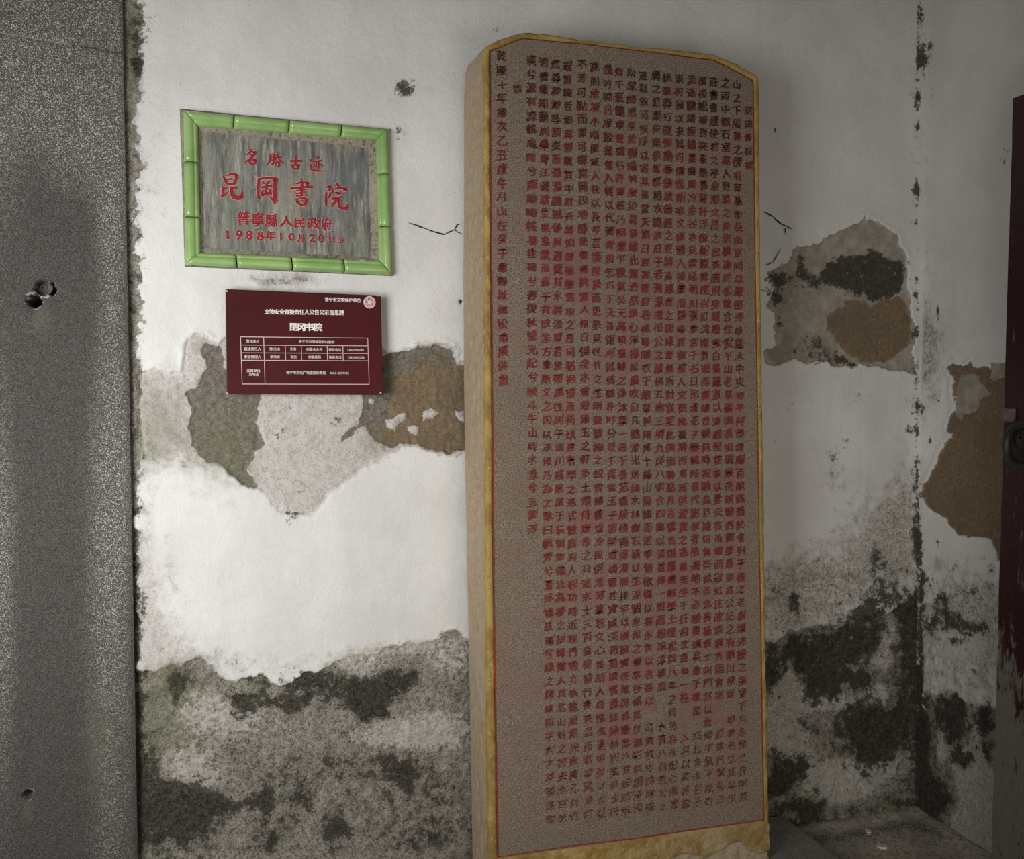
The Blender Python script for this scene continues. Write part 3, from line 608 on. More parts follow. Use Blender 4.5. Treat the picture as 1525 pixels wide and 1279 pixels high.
# face panel, as a grid between left and right inner edges
def edge_x(pts, zq):
    q = at(np.array(pts)[:, 0], np.array(pts)[:, 1], 1, YF); o = np.argsort(q[:, 2]); return np.interp(zq, q[o, 2], q[o, 0])
topq = at(np.array(inner)[:8, 0], np.array(inner)[:8, 1], 1, YF)
bl3 = at(741, 1278, 1, YF); br3 = at(1138, 1222, 1, YF)
us = np.linspace(0, 1, 150); vs = np.linspace(0, 1, 420)
U, V = np.meshgrid(us, vs)
xb = bl3[0] + (br3[0] - bl3[0]) * U; zb = bl3[2] + (br3[2] - bl3[2]) * U
xt = topq[0, 0] + (topq[-1, 0] - topq[0, 0]) * U
zt = np.interp(xt, topq[:, 0], topq[:, 2])
Z = zb + (zt - zb) * V
xl_ = edge_x(innl, Z); xr_ = edge_x(inner[7:], Z)
X = xl_ + (xr_ - xl_) * U
zt2 = np.interp(X, topq[:, 0], topq[:, 2]); Z = zb + (zt2 - zb) * V
Y = YF + .0 + (fbm(X * 40, Z * 40, 71, 4, .6) - .5) * .0016 + (fbm(X * 5, Z * 5, 72, 3) - .5) * .002
PF = np.stack([X, Y, Z], -1); qx, qy = pix(PF)
pink = np.clip(sstep(120, 380, qy) * sstep(1270, 1050, qy) * (.35 + .65 * sstep(790, 830, qx + .02 * (qy - 700))) + .3 * np.exp(-((qx - 748) / 14) ** 2) * (qy < 600), 0, 1) * sstep(1125, 1095, qx)
grid('inscription_panel', PF, M_FACE, {'pink': pink}, stele)
# ochre border band: left strip, top + right strip, foot
def band(A, B, h, name, bare=0.0, rag=0.0, n2=5, parent=stele):
    """A outer, B inner pixel polylines of equal length; raised h in front of the face"""
    a = at(A[:, 0], A[:, 1], 1, YF - h * .4); b = at(B[:, 0], B[:, 1], 1, YF)
    rows = []
    n = len(A)
    for j in range(n2 + 1):
        t = j / n2
        p = a + (b - a) * t
        prof = [0.55, 0.95, 1.0, 1.0, .9, -0.25][min(5, int(round(t * 5)))]
        p = p.copy(); p[:, 1] = YF - h * prof + (vn(p[:, 0] * 60, p[:, 2] * 60 + t * 3, 81) - .5) * rag
        rows.append(p)
    # outer return to the stele body
    r0 = rows[0].copy(); r0[:, 1] = YF + .02
    Pn = np.stack([r0] + rows, 0)
    ba = np.full(Pn.shape[:2], float(bare))
    return grid(name, Pn, M_OCH, {'bare': ba}, parent)
nl = 260
def lead(pts): return resamp(pts, nl)
Lo = lead([(722.5, 70)] + left); Li = lead(innl)
rg = np.linspace(0, 60, nl); Lo = Lo + np.stack([1.3 * (fbm(rg, rg * 0, 82) - .5) * 2, 0 * rg], -1)
band(Lo[::-1], Li[::-1], .004, 'ochre_border', 0.15, .003)
To = np.concatenate([resamp(outer[:17], 200), resamp(outer[16:], 240)[1:]]); Ti = np.concatenate([resamp(inner[:8], 200), resamp(inner[7:], 240)[1:]])
rg = np.linspace(0, 110, len(To)); To = To + np.stack([0 * rg, 0 * rg], -1) + 1.6 * (fbm(rg, rg * 0, 83) - .5)[:, None] * np.where(np.arange(len(To)) < 200, 1, 0)[:, None] * np.array([0, 2.0]) + 1.2 * (fbm(rg, rg * 0, 84) - .5)[:, None] * np.where(np.arange(len(To)) >= 200, 1, 0)[:, None] * np.array([1.6, 0])
band(To, Ti, .004, 'ochre_border', 0.1, .003)
# foot of the front, rough ochre
zft = zslab
lx0 = fit_to_z((725, 860), (728.5, 1279), zft); rx0 = fit_to_z((1140.5, 1000), (1145, 1279), zft)
f_l = at(741, 1278, 1, YF); f_r = at(1138, 1222, 1, YF); o_l = at(728.5, 1279, 1, YF); o_r = at(1144, 1222, 1, YF)
us = np.linspace(0, 1, 160); vs = np.linspace(0, 1, 60); U, V = np.meshgrid(us, vs)
topx = np.interp(us, [0, .028, .985, 1], [o_l[0], f_l[0], f_r[0], o_r[0]]); topz = np.interp(us, [0, .028, .985, 1], [o_l[2], f_l[2], f_r[2], o_r[2]])
botx = lx0[0] + (rx0[0] - lx0[0]) * us
X = botx[None] * (1 - V) + topx[None] * V; Z = zft * (1 - V) + topz[None] * V
PF = np.stack([X, np.full_like(X, YF), Z], -1); qx, qy = pix(PF)
shell = sstep(0, 5, qy - np.interp(qx, [990, 1005, 1020, 1038, 1046, 1075, 1088, 1102, 1112, 1135, 1150], [1282, 1272, 1268, 1270, 1278, 1262, 1253, 1250, 1262, 1268, 1262]))
PF[..., 1] = YF - .004 * sstep(1, .93, V) * 1 + .010 * shell * sstep(.02, .1, 1 - V) + (fbm(X * 45, Z * 45, 91, 5, .65) - .5) * .012 * sstep(1, .9, V) - .006 * np.exp(-(((qx - 1095) / 12) ** 2 + ((qy - 1268) / 8) ** 2))
grid('rough_foot', PF, M_OCH, {'bare': np.clip(.25 + .45 * shell + .2 * sstep(800, 1100, qx), 0, 1)}, stele)
# painted red lines
def ribbon(name, pts, w, mat, yv, parent, n=200, wig=.4):
    p = resamp(pts, n); d = np.gradient(p, axis=0); d /= np.hypot(d[:, 0], d[:, 1])[:, None] + 1e-9
    nn = np.stack([-d[:, 1], d[:, 0]], -1); r = np.linspace(0, n / 5, n)
    ww = w / 2 * (1 + wig * (vn(r, r * 0, 92) * 2 - 1))
    A = at((p + nn * ww[:, None])[:, 0], (p + nn * ww[:, None])[:, 1], 1, yv); B = at((p - nn * ww[:, None])[:, 0], (p - nn * ww[:, None])[:, 1], 1, yv)
    return grid(name, np.stack([A, B], 0), mat, None, parent)
yl = YF - .0022
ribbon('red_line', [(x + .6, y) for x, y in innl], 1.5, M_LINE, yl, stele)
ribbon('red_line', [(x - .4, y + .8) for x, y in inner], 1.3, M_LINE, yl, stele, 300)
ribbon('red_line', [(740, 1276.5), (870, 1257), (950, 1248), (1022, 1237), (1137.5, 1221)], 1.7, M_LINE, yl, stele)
# body: sides, top and back
ob_ = at(Lo[:, 0], Lo[:, 1], 1, YF)
bk = [(697, 98), (692.5, 112), (691, 150), (691, 300), (690, 420), (691, 560), (693, 700), (696, 860), (700, 1040), (704, 1279)]
Lb = resamp(bk, nl); bb = at(Lb[:, 0], Lb[:, 1], 1, YB)
xl0 = lx0.copy(); lo_ext = np.vstack([ob_, [lx0[0], YF, zft]]); bbx = at(Lb[-1, 0] + .9, 1400, 1, YB)
bb_ext = np.vstack([bb, [bb[-1, 0] + .003, YB, zft]])
def skin(A, B, n, seed, amp, name):
    m = len(A); T = np.linspace(0, 1, n)
    Pn = A[None] * (1 - T)[:, None, None] + B[None] * T[:, None, None]
    nz = (fbm(Pn[..., 1] * 50, Pn[..., 2] * 50 + Pn[..., 0] * 30, seed, 4, .6) - .5) * amp * np.sin(np.pi * np.clip(T * 1.1, 0, 1))[:, None]
    return Pn, nz
Pn, nz = skin(lo_ext, bb_ext, 26, 101, .016, 'side')
Pn[0, :, 1] = YF + .003
Pn[..., 0] += nz
grid('stone_body', Pn, M_BODY, None, stele, flip=False)
topo = at(To[:, 0], To[:, 1], 1, YF); tb = topo.copy(); tb[:, 1] = YB
tb[:, 2] += 0
x_off = bb[0] - ob_[0]; tt = np.clip(1 - np.arange(len(tb)) / 60., 0, 1)
tb[:, 0] += x_off[0] * tt; tb[:, 2] += (bb[0, 2] - ob_[0, 2]) * tt
ext = np.array([[rx0[0], YF, zft]]); topo2 = np.vstack([topo, ext]); ext2 = ext.copy(); ext2[0, 1] = YB; tb2 = np.vstack([tb, ext2])
Pn, nz = skin(topo2, tb2, 14, 103, .010, 'top')
Pn[..., 2] -= np.abs(nz)
grid('stone_body', Pn, M_BODY, None, stele, flip=True)
# back sheet
Lz = bb_ext; 
bx_l = np.interp(np.linspace(zft, bb[0, 2], 40), bb_ext[::-1, 2], bb_ext[::-1, 0])
zz = np.linspace(zft, tb[:, 2].min() if False else bb[0, 2], 40)
Rq = at(1130, 640, 1, YF)[0]
UU, ZZb = np.meshgrid(np.linspace(0, 1, 8), zz)
XXb = bx_l[:, None] * (1 - UU) + (Rq + .0) * UU
grid('back_face', np.stack([XXb, np.full_like(XXb, YB), ZZb], -1), M_BODY, None, stele, flip=True)

# ---- inscription
cols = [
 (747, 84, 748.5, 566, '乾隆十年歲次乙丑庚午月山左癸于肅聯趾撫松甫撰併書', 14.5),
 (771, 132, 771, 132, '旹', 12.5),
 (791, 90, 793, 788, '瑛兮源有流鶴鳴陰兮鹿呦呦桃塢桂砌兮春復秋龍光起兮映斗牛山峙水澄兮五雲浮', 14),
]
long = [
 '徬豐薩知動則樂齊汪藏諸生果進業而底于有成余方幸斯文之因以承賴乃為之歌曰帆秀兮蓋邱墟茲運兮峨之陳帷院字大木萃榮遂棲筆',
 '荒莽渺渺尋顏崇而濚濚融融優與週覽其水碧流環若綰帶感往訓于逝川戒居諸于玩愒崇德北高樓之故峰鄉人其北山對之詩夫本宮剝契',
 '遐賢旒哲相與靜觀其中群卉紛如發聚撫雲根之磊砢猶抱璞而待玖進者學之遺式倣鹿洞人程功時近程門雪立執敬周庭光風霽孔肖竹',
 '不芳可點而業可樹崑岡固地勝能靈書院實人脩自傑余亦嘗遊琢玉之軒多士環侍唐珍之列途來士三百倫檢發行青來品茹收裂異見',
 '測則承凝水咽關鉦入夜以長咩芸箋侵晨而更熱見徑竹之生明臺牆梅之絞雪擁書豈冷與俱清河筆若文心並詰人奇惟進更明景以此豈',
 '螢吟砌呂摩鼓蓬鶯入幌以代簧膏思乞巧于天孫銀河就倚驛杵吟分登于青雲玉子信架或橋爾其實咸深剝落讀實圃詰緣林則業級出丹動',
 '負千葱蘭章聲聲行許簿若乃相業乍觀氣吳天高曉臺峰之淨沐葉一路干善范霞陵棧甫掃漠雁排宇以橫窗實徑陳與氣蕭思八罝煙結錦',
 '助眾綺思至於翰陽明泉災荔發緣此獨洒然煩心淨掃松風吹自凡間濚光送諸木林樹石橫以生涼觀叁相之華茅谷暢其泉淵彩氣圖',
 '遊栽依可按序以寄其暑當夫旭日遲遲畫辭卷帷曝曝衣于細草與翔萬十峰山隔牆而送拳物欲儔以喜永世以吉路以如可爽枚松詩',
 '膺之紅渠矣集俊髦群相攻錯濟莊子若溯源或桓公之稽桃五典三墳九邱八索合四庫以流並傳一燈而根深淳德盈寄益大育八自荒',
 '統墨莽行堅慢黝垂肇啟儔經之室將高藏書之閣庫置無所對從室此偶而聯點月言雲吉烟霞叢暇學士是松院八年之尚然容永定心',
 '東柯展以來其可傳惟斯唱文幽雅人禪業而靜尋將欲華人文而成豪漪而奧焉供遊賞之逃爾奎坐于莊相玄重與一往寒失入名以其',
 '流逝關諸經緒業聞風冷金谷亦見雲延朝川張泰宮于名日吊漢花子泰曉時意代謝屋有推遷地不必勝靈講長乘于書是紅四此會永',
 '檻視松椒對突峯艷舊菊杯浮酥酡霞筹座召紅流嵐對遊而樂讀曾幾何時祝融為尼論句無奈餘而念善基賓士則門然以此鄉宇氣不',
 '莊書會建使君之亭泉剏文昌之宮荼唐飛身綏壇鬼白臺藏憑以遊遐恒堞崇以覺交有甬鳴而寇虹往故崇寢方固會信延洞於乘門業',
 '之兩中歡石室高人野築之後唐樓逢於松籠合性悅千山老草臺面而如硯展花館發西閣學蔡崇高公記之有眼川搜留以甲夢名以其年',
 '山之下陽麓之傍有草基布長曲崑岡以翠密秀映莚木中央地平何而謹賜百畝路而於會列于書之老樹謹述歷之坐堂下月永懷之作賦',
]
xt = [809, 827, 845, 866, 885, 905, 922, 940, 958, 977, 993, 1011, 1029, 1046, 1063, 1080, 1097]
yt = [93, 95, 98, 96, 100, 104, 106, 108, 112, 113, 115, 117, 118, 120, 122, 123, 126]
for i, t in enumerate(long):
    cols.append((xt[i], yt[i], xt[i] + 10.5 - .05 * i, 1219 - 2.05 * i, t, 13.6))
cols.append((1114.5, 165, 1115, 246, '崑岡書院賦', 11.5))
PXM = 0.00193
yk = YF - .0024
for (x0, y0, x1, y1, t, sz) in cols:
    tm = TextMesh()
    full = (y1 - y0) > 1000
    if full:
        t = t[:56]
        n = 56
        t = t + t[20:20 + n - len(t)]
    n = len(t)
    for j, ch in enumerate(t):
        f_ = j / max(1, n - 1)
        cx = x0 + (x1 - x0) * f_ + random.uniform(-.6, .6); cy = y0 + (y1 - y0) * f_ + random.uniform(-.8, .8)
        if full and abs(cx - 1040) < 75 and abs(cy - 1068) < 26 and random.random() < .35: continue
        c = at(cx, cy, 1, yk)
        depth = (c - CAM) @ FW
        s = sz * depth / F / .92
        cosw = 1.0
        s_ = s * random.uniform(.94, 1.08)
        tm.char(ch, c, s_ * 1.04, s_ * 1.02, .011, .11 + random.uniform(-.03, .04), random.uniform(-.05, .05), .17, random.uniform(-.08, .08))
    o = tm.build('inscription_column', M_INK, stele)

# ------------------------------------------------------------------ slab under the stele
M_SLAB = stone_speckle('slab_granite', (0.27, 0.255, 0.235), (0.16, 0.15, 0.135), (0.42, 0.40, 0.37), 160, None, .8, .3)
sp = at(1172, 1218, 1, -0.005)
zs_ = zslab
e1 = at(1245, 1279, 2, zs_)
xr = at(1176, 1222, 2, zs_)[0]
us = np.linspace(0, 1, 60); 
def slab_part():
    n = 60; xL = .45; xR = xr; y1, y0 = -.004, -.95
    pr = [(xL, zs_ - .08), (xL, zs_)] + [(xL + (xR - .006 - xL) * i / 40, zs_) for i in range(1, 41)] + [(xR - .002, zs_ - .002), (xR, zs_ - .006), (xR, -.03)]
    ysl = np.linspace(y0, y1, n)
    Pn = np.array([[(x, y, z) for x, z in pr] for y in ysl], float)
    Pn[..., 2] += (fbm(Pn[..., 0] * 14, Pn[..., 1] * 14, 111, 4) - .5) * .003
    Pn[:, -3:, 0] += ((fbm(ysl * 40, ysl * 0, 112) - .5) * .006)[:, None]
    o = grid('stone_slab', Pn, M_SLAB, None, None, smooth=False, flip=False)
    f = link('slab_face', [(xL, y0, -.02), (xR, y0, -.02), (xR, y0, zs_ - .002), (xL, y0, zs_ - .002)], [(0, 1, 2, 3)], M_SLAB, o)
    return o
sl = tag(slab_part(), 'low flat grey stone slab under the tall carved stele', 'slab')

# ------------------------------------------------------------------ green-framed plaque
def tile_material():
    g = G('green_glaze', .22, .55)
    n = g.noise(10, 5); v = g.noise(7, 6, .6, g.map((1, 1, .3))); f = g.noise(120, 4)
    c = g.mix(g.ss(n, .3, .7), (0.205, 0.36, 0.115), (0.30, 0.47, 0.17))
    c = g.mix(g.ss(v, .55, .75, 0, .7), c, (0.33, 0.44, 0.17))
    c = g.mix(g.ss(f, .70, .76, 0, .8), c, (0.09, 0.13, 0.05))
    c = g.mix(g.edge(g.attr('bare'), f, .8, .1), c, (0.70, 0.68, 0.62))
    g.color(c); g.bump(n, .15, .004); return g.m
M_TILE = tile_material()
M_MORT = stone_speckle('plaque_mortar', (0.30, 0.27, 0.21), (0.12, 0.105, 0.08), (0.50, 0.46, 0.38), 120, (0.36, 0.30, 0.24), .9, .8)
def marble_material():
    g = G('veined_slate', .5, .4)
    n = g.noise(6, 7, .66, g.map((5, 1, .7)), .5); n2 = g.noise(30, 6, .75, g.map((4.0, 1, .5))); n3 = g.noise(4.5, 5); n4 = g.noise(260, 3, .75); n5 = g.noise(7, 5, .6)
    c = g.mix(g.ss(n, .36, .64), (0.085, 0.088, 0.088), (0.25, 0.245, 0.21))
    c = g.mix(g.ss(n2, .50, .66), c, (0.36, 0.35, 0.305))
    c = g.mix(g.ss(n2, .34, .44, .8, 0), c, (0.055, 0.056, 0.052))
    c = g.mix(g.ss(n3, .52, .66, 0, .45), c, (0.13, 0.165, 0.11))
    c = g.mix(g.ss(n3, .46, .34, 0, .5), c, (0.15, 0.16, 0.185))
    c = g.mix(g.ss(n5, .52, .64, 0, .45), c, (0.27, 0.235, 0.165))
    c = g.mix(g.ss(n4, .56, .66, 0, .55), c, (0.05, 0.055, 0.04))
    g.color(c); g.bump(n4, .3, .002); return g.m
M_MARB = marble_material()
plq = thing('framed_plaque', 'dark stone plaque with red brush characters inside a glazed green tile frame', 'plaque', (0, 0, 0))
YW = -0.002
OC = [(273, 164), (577.5, 192), (584, 409.5), (276, 394)]      # outer frame corners in the photo: tl tr br bl
IC = [(295, 187), (560, 208.5), (564.5, 387), (299.5, 375.5)]
HP = .030
prof = [(0.0, -.15), (0.0, .55), (.06, .80), (.16, .95), (.34, 1.0), (.52, .95), (.66, .84), (.70, .76), (.74, .80), (.86, .74), (.97, .58), (1.0, .45), (1.0, -.1)]
oc3 = [at(x, y, 1, YW - .02) for x, y in OC]; ic3 = [at(x, y, 1, YW - .02) for x, y in IC]
def tile_run(a, b, cuts, ax):
    """side from corner a to corner b; cuts = outer-edge fractions of joints"""
    ft = [0] + [(v - OC[a][ax]) / (OC[b][ax] - OC[a][ax]) for v in cuts] + [1]
    fi = [0] + [(v - IC[a][ax]) / (IC[b][ax] - IC[a][ax]) for v in cuts] + [1]
    fr = ft
    for i in range(len(fr) - 1):
        t0, t1 = ft[i], ft[i + 1]; u0, u1 = fi[i], fi[i + 1]; g_ = .003
        u0 += g_ * (i > 0); u1 -= g_ * (i < len(fr) - 2)
        t0 += g_ * (i > 0); t1 -= g_ * (i < len(fr) - 2)
        n = 14; dh = random.uniform(-.0012, .0012); tilt = random.uniform(-.001, .001)
        Pn = np.zeros((n, len(prof), 3))
        for r in range(n):
            f0 = r / (n - 1)
            end = 0.0
            if r in (0, n - 1) and not ((i == 0 and r == 0) or (i == len(fr) - 2 and r == n - 1)): end = .0018
            for c_, (w_, h_) in enumerate(prof):
                t = (t0 + (t1 - t0) * f0) * (1 - w_) + (u0 + (u1 - u0) * f0) * w_
                p = (oc3[a] * (1 - t) + oc3[b] * t) * (1 - w_) + (ic3[a] * (1 - t) + ic3[b] * t) * w_
                Pn[r, c_] = (p[0], YW - HP * h_ + end - dh - tilt * (t - .5) if h_ > 0 else YW + .006, p[2])
        ex, ey = pix(Pn)
        bare = np.clip(blobs(ex, ey, [(285, 160, 26, 6, .9), (300, 164, 8, 3, .6), (539, 387, 5, 2, .9)]), 0, 1)
        # end caps
        o = grid('frame_tile', Pn, M_TILE, {'bare': bare}, plq, True)
        m = len(prof); me = o.data
        bmm = bmesh.new(); bmm.from_mesh(me); bmm.verts.ensure_lookup_table()
        try:
            bmm.faces.new([bmm.verts[k_] for k_ in range(m)][::-1]); bmm.faces.new([bmm.verts[(n - 1) * m + k_] for k_ in range(m)])
        except Exception: pass
        bmesh.ops.recalc_face_normals(bmm, faces=bmm.faces[:])
        bmm.to_mesh(me); bmm.free()
        me.polygons.foreach_set('use_smooth', [len(p.vertices) == 4 for p in me.polygons])
tile_run(0, 1, [345.5, 426, 505], 0)
tile_run(2, 3, [509, 430.5, 349.5], 0)
tile_run(3, 0, [323, 241.5], 1)
tile_run(1, 2, [259.5, 337], 1)
# mortar bed behind and around the tiles, and the sloping inner ledge
MO = [(266.5, 160), (578.5, 190.5), (585.5, 411), (274.5, 397)]
PC = [(300, 195.5), (548.5, 221), (553, 383), (303.5, 369.5)]
mo = [at(x, y, 1, YW - .004) for x, y in MO]
def ring(name, A, B, yA, yB, mat, n=50, amp=.003, m=6):
    rows = []
    Apts = []; Bpts = []
    for s_ in range(4):
        for i in range(n):
            t = i / n
            Apts.append(A[s_] * (1 - t) + A[(s_ + 1) % 4] * t); Bpts.append(B[s_] * (1 - t) + B[(s_ + 1) % 4] * t)
    Apts.append(Apts[0]); Bpts.append(Bpts[0])
    A_ = np.array(Apts); B_ = np.array(Bpts)
    for j in range(m + 1):
        t = j / m; p = A_ * (1 - t) + B_ * t
        nz = (fbm(p[:, 0] * 70, p[:, 2] * 70, 121, 4, .65) - .5) * amp
        p[:, 1] = yA * (1 - t) + yB * t + nz
        if j in (0, m):
            p[:, 0] += (fbm(p[:, 2] * 60, p[:, 0] * 60, 122) - .5) * amp * 1.6; p[:, 2] += (fbm(p[:, 0] * 60, p[:, 2] * 60, 123) - .5) * amp * 1.6
        rows.append(p)
    return grid(name, np.stack(rows, 0), mat, None, plq)
ring('mortar_bed', mo, oc3, .004, YW - .012, M_MORT)
ip = [at(x, y, 1, YW - .004) for x, y in PC]; ii = [at(x + dx, y + dy, 1, YW - .014) for (x, y), (dx, dy) in zip(IC, [(-3, -3), (3, -3), (3, 3), (-3, 3)])]
ring('mortar_ledge', ii, ip, YW - .017, YW - .006, M_MORT, 50, .004)
sp_ = [at(x + dx, y + dy, 1, YW - .005) for (x, y), (dx, dy) in zip(PC, [(-3, -3), (3, -3), (3, 3), (-3, 3)])]
us = np.linspace(0, 1, 40); U, V = np.meshgrid(us, us)
Pn = (sp_[3][None, None] * ((1 - U) * (1 - V))[..., None] + sp_[2][None, None] * (U * (1 - V))[..., None] + sp_[0][None, None] * ((1 - U) * V)[..., None] + sp_[1][None, None] * (U * V)[..., None])
grid('stone_panel', Pn, M_MARB, None, plq)
M_CUT = plain('chiselled_edge', (0.46, 0.34, 0.30), .8, .2, .2, 90)
M_RED = plain('signal_red', (0.27, 0.012, 0.022), .5, .3, .25, 120)
S_KUN = [[(165, 165, 26), (215, 265, 52), (250, 330, 45)], [(235, 155, 26), (330, 130, 44), (400, 118, 46), (455, 165, 56), (432, 240, 52), (400, 330, 46)], [(225, 242, 34), (340, 228, 36)], [(240, 325, 46), (385, 335, 52)],
         [(145, 378, 20), (175, 420, 58), (240, 425, 48)], [(165, 400, 56), (165, 530, 50)], [(135, 600, 50), (190, 550, 58), (285, 485, 12)], [(330, 408, 50), (440, 412, 52)], [(345, 400, 66), (340, 520, 66), (385, 605, 76), (480, 622, 86), (552, 606, 74), (562, 520, 44), (545, 450, 10)],
         [(905, 225, 46), (895, 400, 48), (895, 560, 44), (910, 636, 66)], [(900, 230, 38), (1050, 208, 46), (1200, 212, 54), (1262, 240, 78), (1246, 320, 76), (1240, 500, 72), (1236, 640, 86), (1230, 730, 36)], [(1130, 605, 16), (1190, 655, 50), (1290, 682, 26)],
         [(968, 268, 18), (1010, 322, 42)], [(1125, 268, 44), (1062, 335, 38)], [(955, 405, 38), (1060, 386, 44), (1165, 372, 46)], [(1062, 345, 44), (1058, 530, 42)], [(985, 465, 34), (965, 565, 42)], [(965, 572, 42), (1060, 535, 54), (1160, 512, 40)], [(1130, 450, 44), (1152, 540, 50)]]
S_SHU = [[(325, 140, 26), (342, 250, 44), (332, 490, 44)], [(215, 255, 32), (330, 228, 40), (470, 236, 46), (440, 320, 38)], [(110, 352, 50), (250, 345, 48), (400, 325, 38), (545, 325, 58)], [(225, 402, 26), (330, 390, 32), (405, 376, 30)], [(220, 462, 26), (330, 448, 32), (400, 430, 30)], [(225, 515, 30), (330, 500, 34), (400, 488, 26)],
         [(222, 572, 36), (245, 640, 48), (320, 688, 44)], [(250, 572, 28), (370, 548, 38), (432, 585, 56), (420, 650, 56), (388, 698, 54), (320, 690, 26)], [(285, 622, 22), (345, 612, 30)],
         [(830, 335, 22), (920, 308, 56), (945, 340, 42), (895, 400, 54)], [(840, 440, 36), (836, 560, 48), (842, 705, 42)], [(925, 440, 34), (925, 495, 46), (880, 560, 22)], [(1050, 240, 24), (1100, 310, 58)], [(975, 382, 36), (970, 440, 42)], [(1000, 366, 32), (1120, 352, 42), (1230, 345, 54), (1258, 385, 56), (1180, 416, 14)], [(1022, 446, 34), (1118, 456, 60)], [(950, 572, 42), (1050, 560, 50), (1160, 530, 40)],
         [(1060, 570, 56), (1010, 660, 54), (922, 735, 10)], [(1110, 560, 56), (1092, 690, 42), (1140, 752, 56), (1230, 770, 66), (1288, 752, 56), (1278, 690, 28), (1275, 650, 8)]]
S_MING = [[(210, 132, 16), (190, 180, 34), (128, 226, 14)], [(195, 172, 26), (280, 182, 34), (232, 250, 32), (160, 310, 28), (85, 350, 10)], [(178, 215, 12), (222, 236, 24)], [(170, 312, 28), (192, 368, 34), (258, 364, 34), (282, 306, 34), (200, 302, 22)],
          [(515, 215, 22), (515, 310, 30), (465, 380, 14)], [(510, 215, 22), (580, 215, 24), (575, 330, 24), (545, 378, 26)], [(520, 265, 14), (570, 262, 14)], [(520, 308, 14), (570, 306, 14)], [(630, 180, 22), (640, 262, 20)], [(602, 216, 18), (665, 210, 20)], [(595, 270, 20), (690, 262, 20)], [(625, 250, 20), (585, 330, 14)], [(650, 282, 20), (698, 342, 24), (732, 350, 12)], [(590, 345, 18), (660, 336, 24), (650, 418, 26), (620, 420, 14)], [(625, 320, 18), (590, 400, 14)],
          [(925, 235, 24), (925, 370, 32)], [(840, 325, 30), (930, 320, 32), (1020, 320, 34)], [(872, 386, 26), (888, 448, 30), (956, 452, 30), (978, 388, 34), (880, 384, 24)],
          [(1160, 300, 32), (1180, 330, 26)], [(1150, 385, 18), (1185, 380, 22), (1160, 450, 20)], [(1155, 455, 22), (1280, 480, 30), (1405, 490, 10)], [(1275, 255, 26), (1290, 280, 26)], [(1210, 335, 22), (1340, 316, 26)], [(1265, 332, 20), (1255, 440, 20)], [(1300, 332, 20), (1300, 440, 24)], [(1226, 375, 18), (1214, 410, 18)], [(1335, 370, 16), (1352, 410, 20)]]
yp = YW - .0062
for nm, mat, ex, yv in (('chiselled_outline', M_CUT, .9, yp), ('red_characters', M_RED, 0.0, yp - .0016)):
    tm = TextMesh(); strokes(tm, S_KUN, 320, 250, 13.864, yv, ex); strokes(tm, S_SHU, 425, 255, 13.864, yv, ex)
    tm.build(nm, mat, plq)
    tm = TextMesh(); strokes(tm, S_MING, 355, 210, 10.893, yv, ex * .6); tm.build(nm, mat, plq)
for off, mat, yv, nm in ((.060, M_CUT, yp, 'chiselled_outline'), (.028, M_RED, yp - .0010, 'red_characters')):
    tm = TextMesh()
    for ch, x, y, w, h in (('普', 283, 150, 140, 165), ('寧', 448, 168, 140, 175), ('縣', 602, 178, 135, 155), ('人', 770, 185, 150, 130), ('民', 925, 200, 120, 140), ('政', 1085, 210, 135, 140), ('府', 1230, 220, 125, 150),
                           ('1', 107, 330, 150, 145), ('9', 233, 338, 150, 150), ('8', 353, 338, 150, 145), ('8', 477, 348, 150, 145), ('年', 590, 350, 105, 115), ('1', 710, 355, 120, 120), ('0', 828, 360, 130, 120), ('月', 942, 372, 80, 105), ('2', 1064, 373, 150, 128), ('0', 1170, 378, 130, 120), ('日', 1287, 385, 78, 80), ('立', 1397, 400, 85, 80)):
        c = at(325 + x / 7.625, 305 + y / 7.625, 1, yv); d_ = (c - CAM) @ FW
        tm.char(ch, c, w / 7.625 * d_ / F * 1.05, h / 7.625 * d_ / F * 1.0, off, .06, 0, .06)
    tm.build(nm, mat, plq)

# ------------------------------------------------------------------ maroon information sign
def maroon_material():
    g = G('maroon_acrylic', .45, .12)
    n = g.noise(4, 5); s_ = g.noise(40, 4, .6, g.map((1, 1, .15))); f = g.noise(160, 4)
    c = g.mix(g.ss(n, .3, .7), (0.052, 0.007, 0.009), (0.078, 0.011, 0.014))
    c = g.mix(g.ss(f, .72, .78, 0, .5), c, (0.2, 0.12, 0.11))
    g.color(c); return g.m
M_MAR = maroon_material(); M_PRINT = plain('white_print', (0.78, 0.76, 0.74), .6, .2, .06)
M_GHOST = plain('pale_pink_print', (0.72, 0.56, 0.55), .6, .2, .06)
sign = thing('information_sign', 'small maroon sign board with white printed text and table below the green-framed plaque', 'sign', (0, 0, 0))
YS0, YS1 = -.045, -.008
SC = [(336, 430.5), (567, 440), (571, 588), (338.5, 587)]
s3 = [at(x, y, 1, YS0) for x, y in SC]
def board():
    bm = bmesh.new()
    fr_ = [bm.verts.new(tuple(p)) for p in s3]; bk_ = [bm.verts.new((p[0], YS1, p[2])) for p in s3]
    bm.faces.new(fr_[::-1]); bm.faces.new(bk_)
    for i in range(4): bm.faces.new((fr_[i], fr_[(i + 1) % 4], bk_[(i + 1) % 4], bk_[i]))
    bmesh.ops.recalc_face_normals(bm, faces=bm.faces[:])
    bmesh.ops.bevel(bm, geom=bm.edges[:], offset=.0015, segments=2, affect='EDGES')
    me = bpy.data.meshes.new('board'); bm.to_mesh(me); bm.free(); me.materials.append(M_MAR)
    o = bpy.data.objects.new('board', me); COL.objects.link(o); o.parent = sign
board()
ys_ = YS0 - .0006
def sp2(x, y): return (320 + x / 5.648, 420 + y / 5.648)
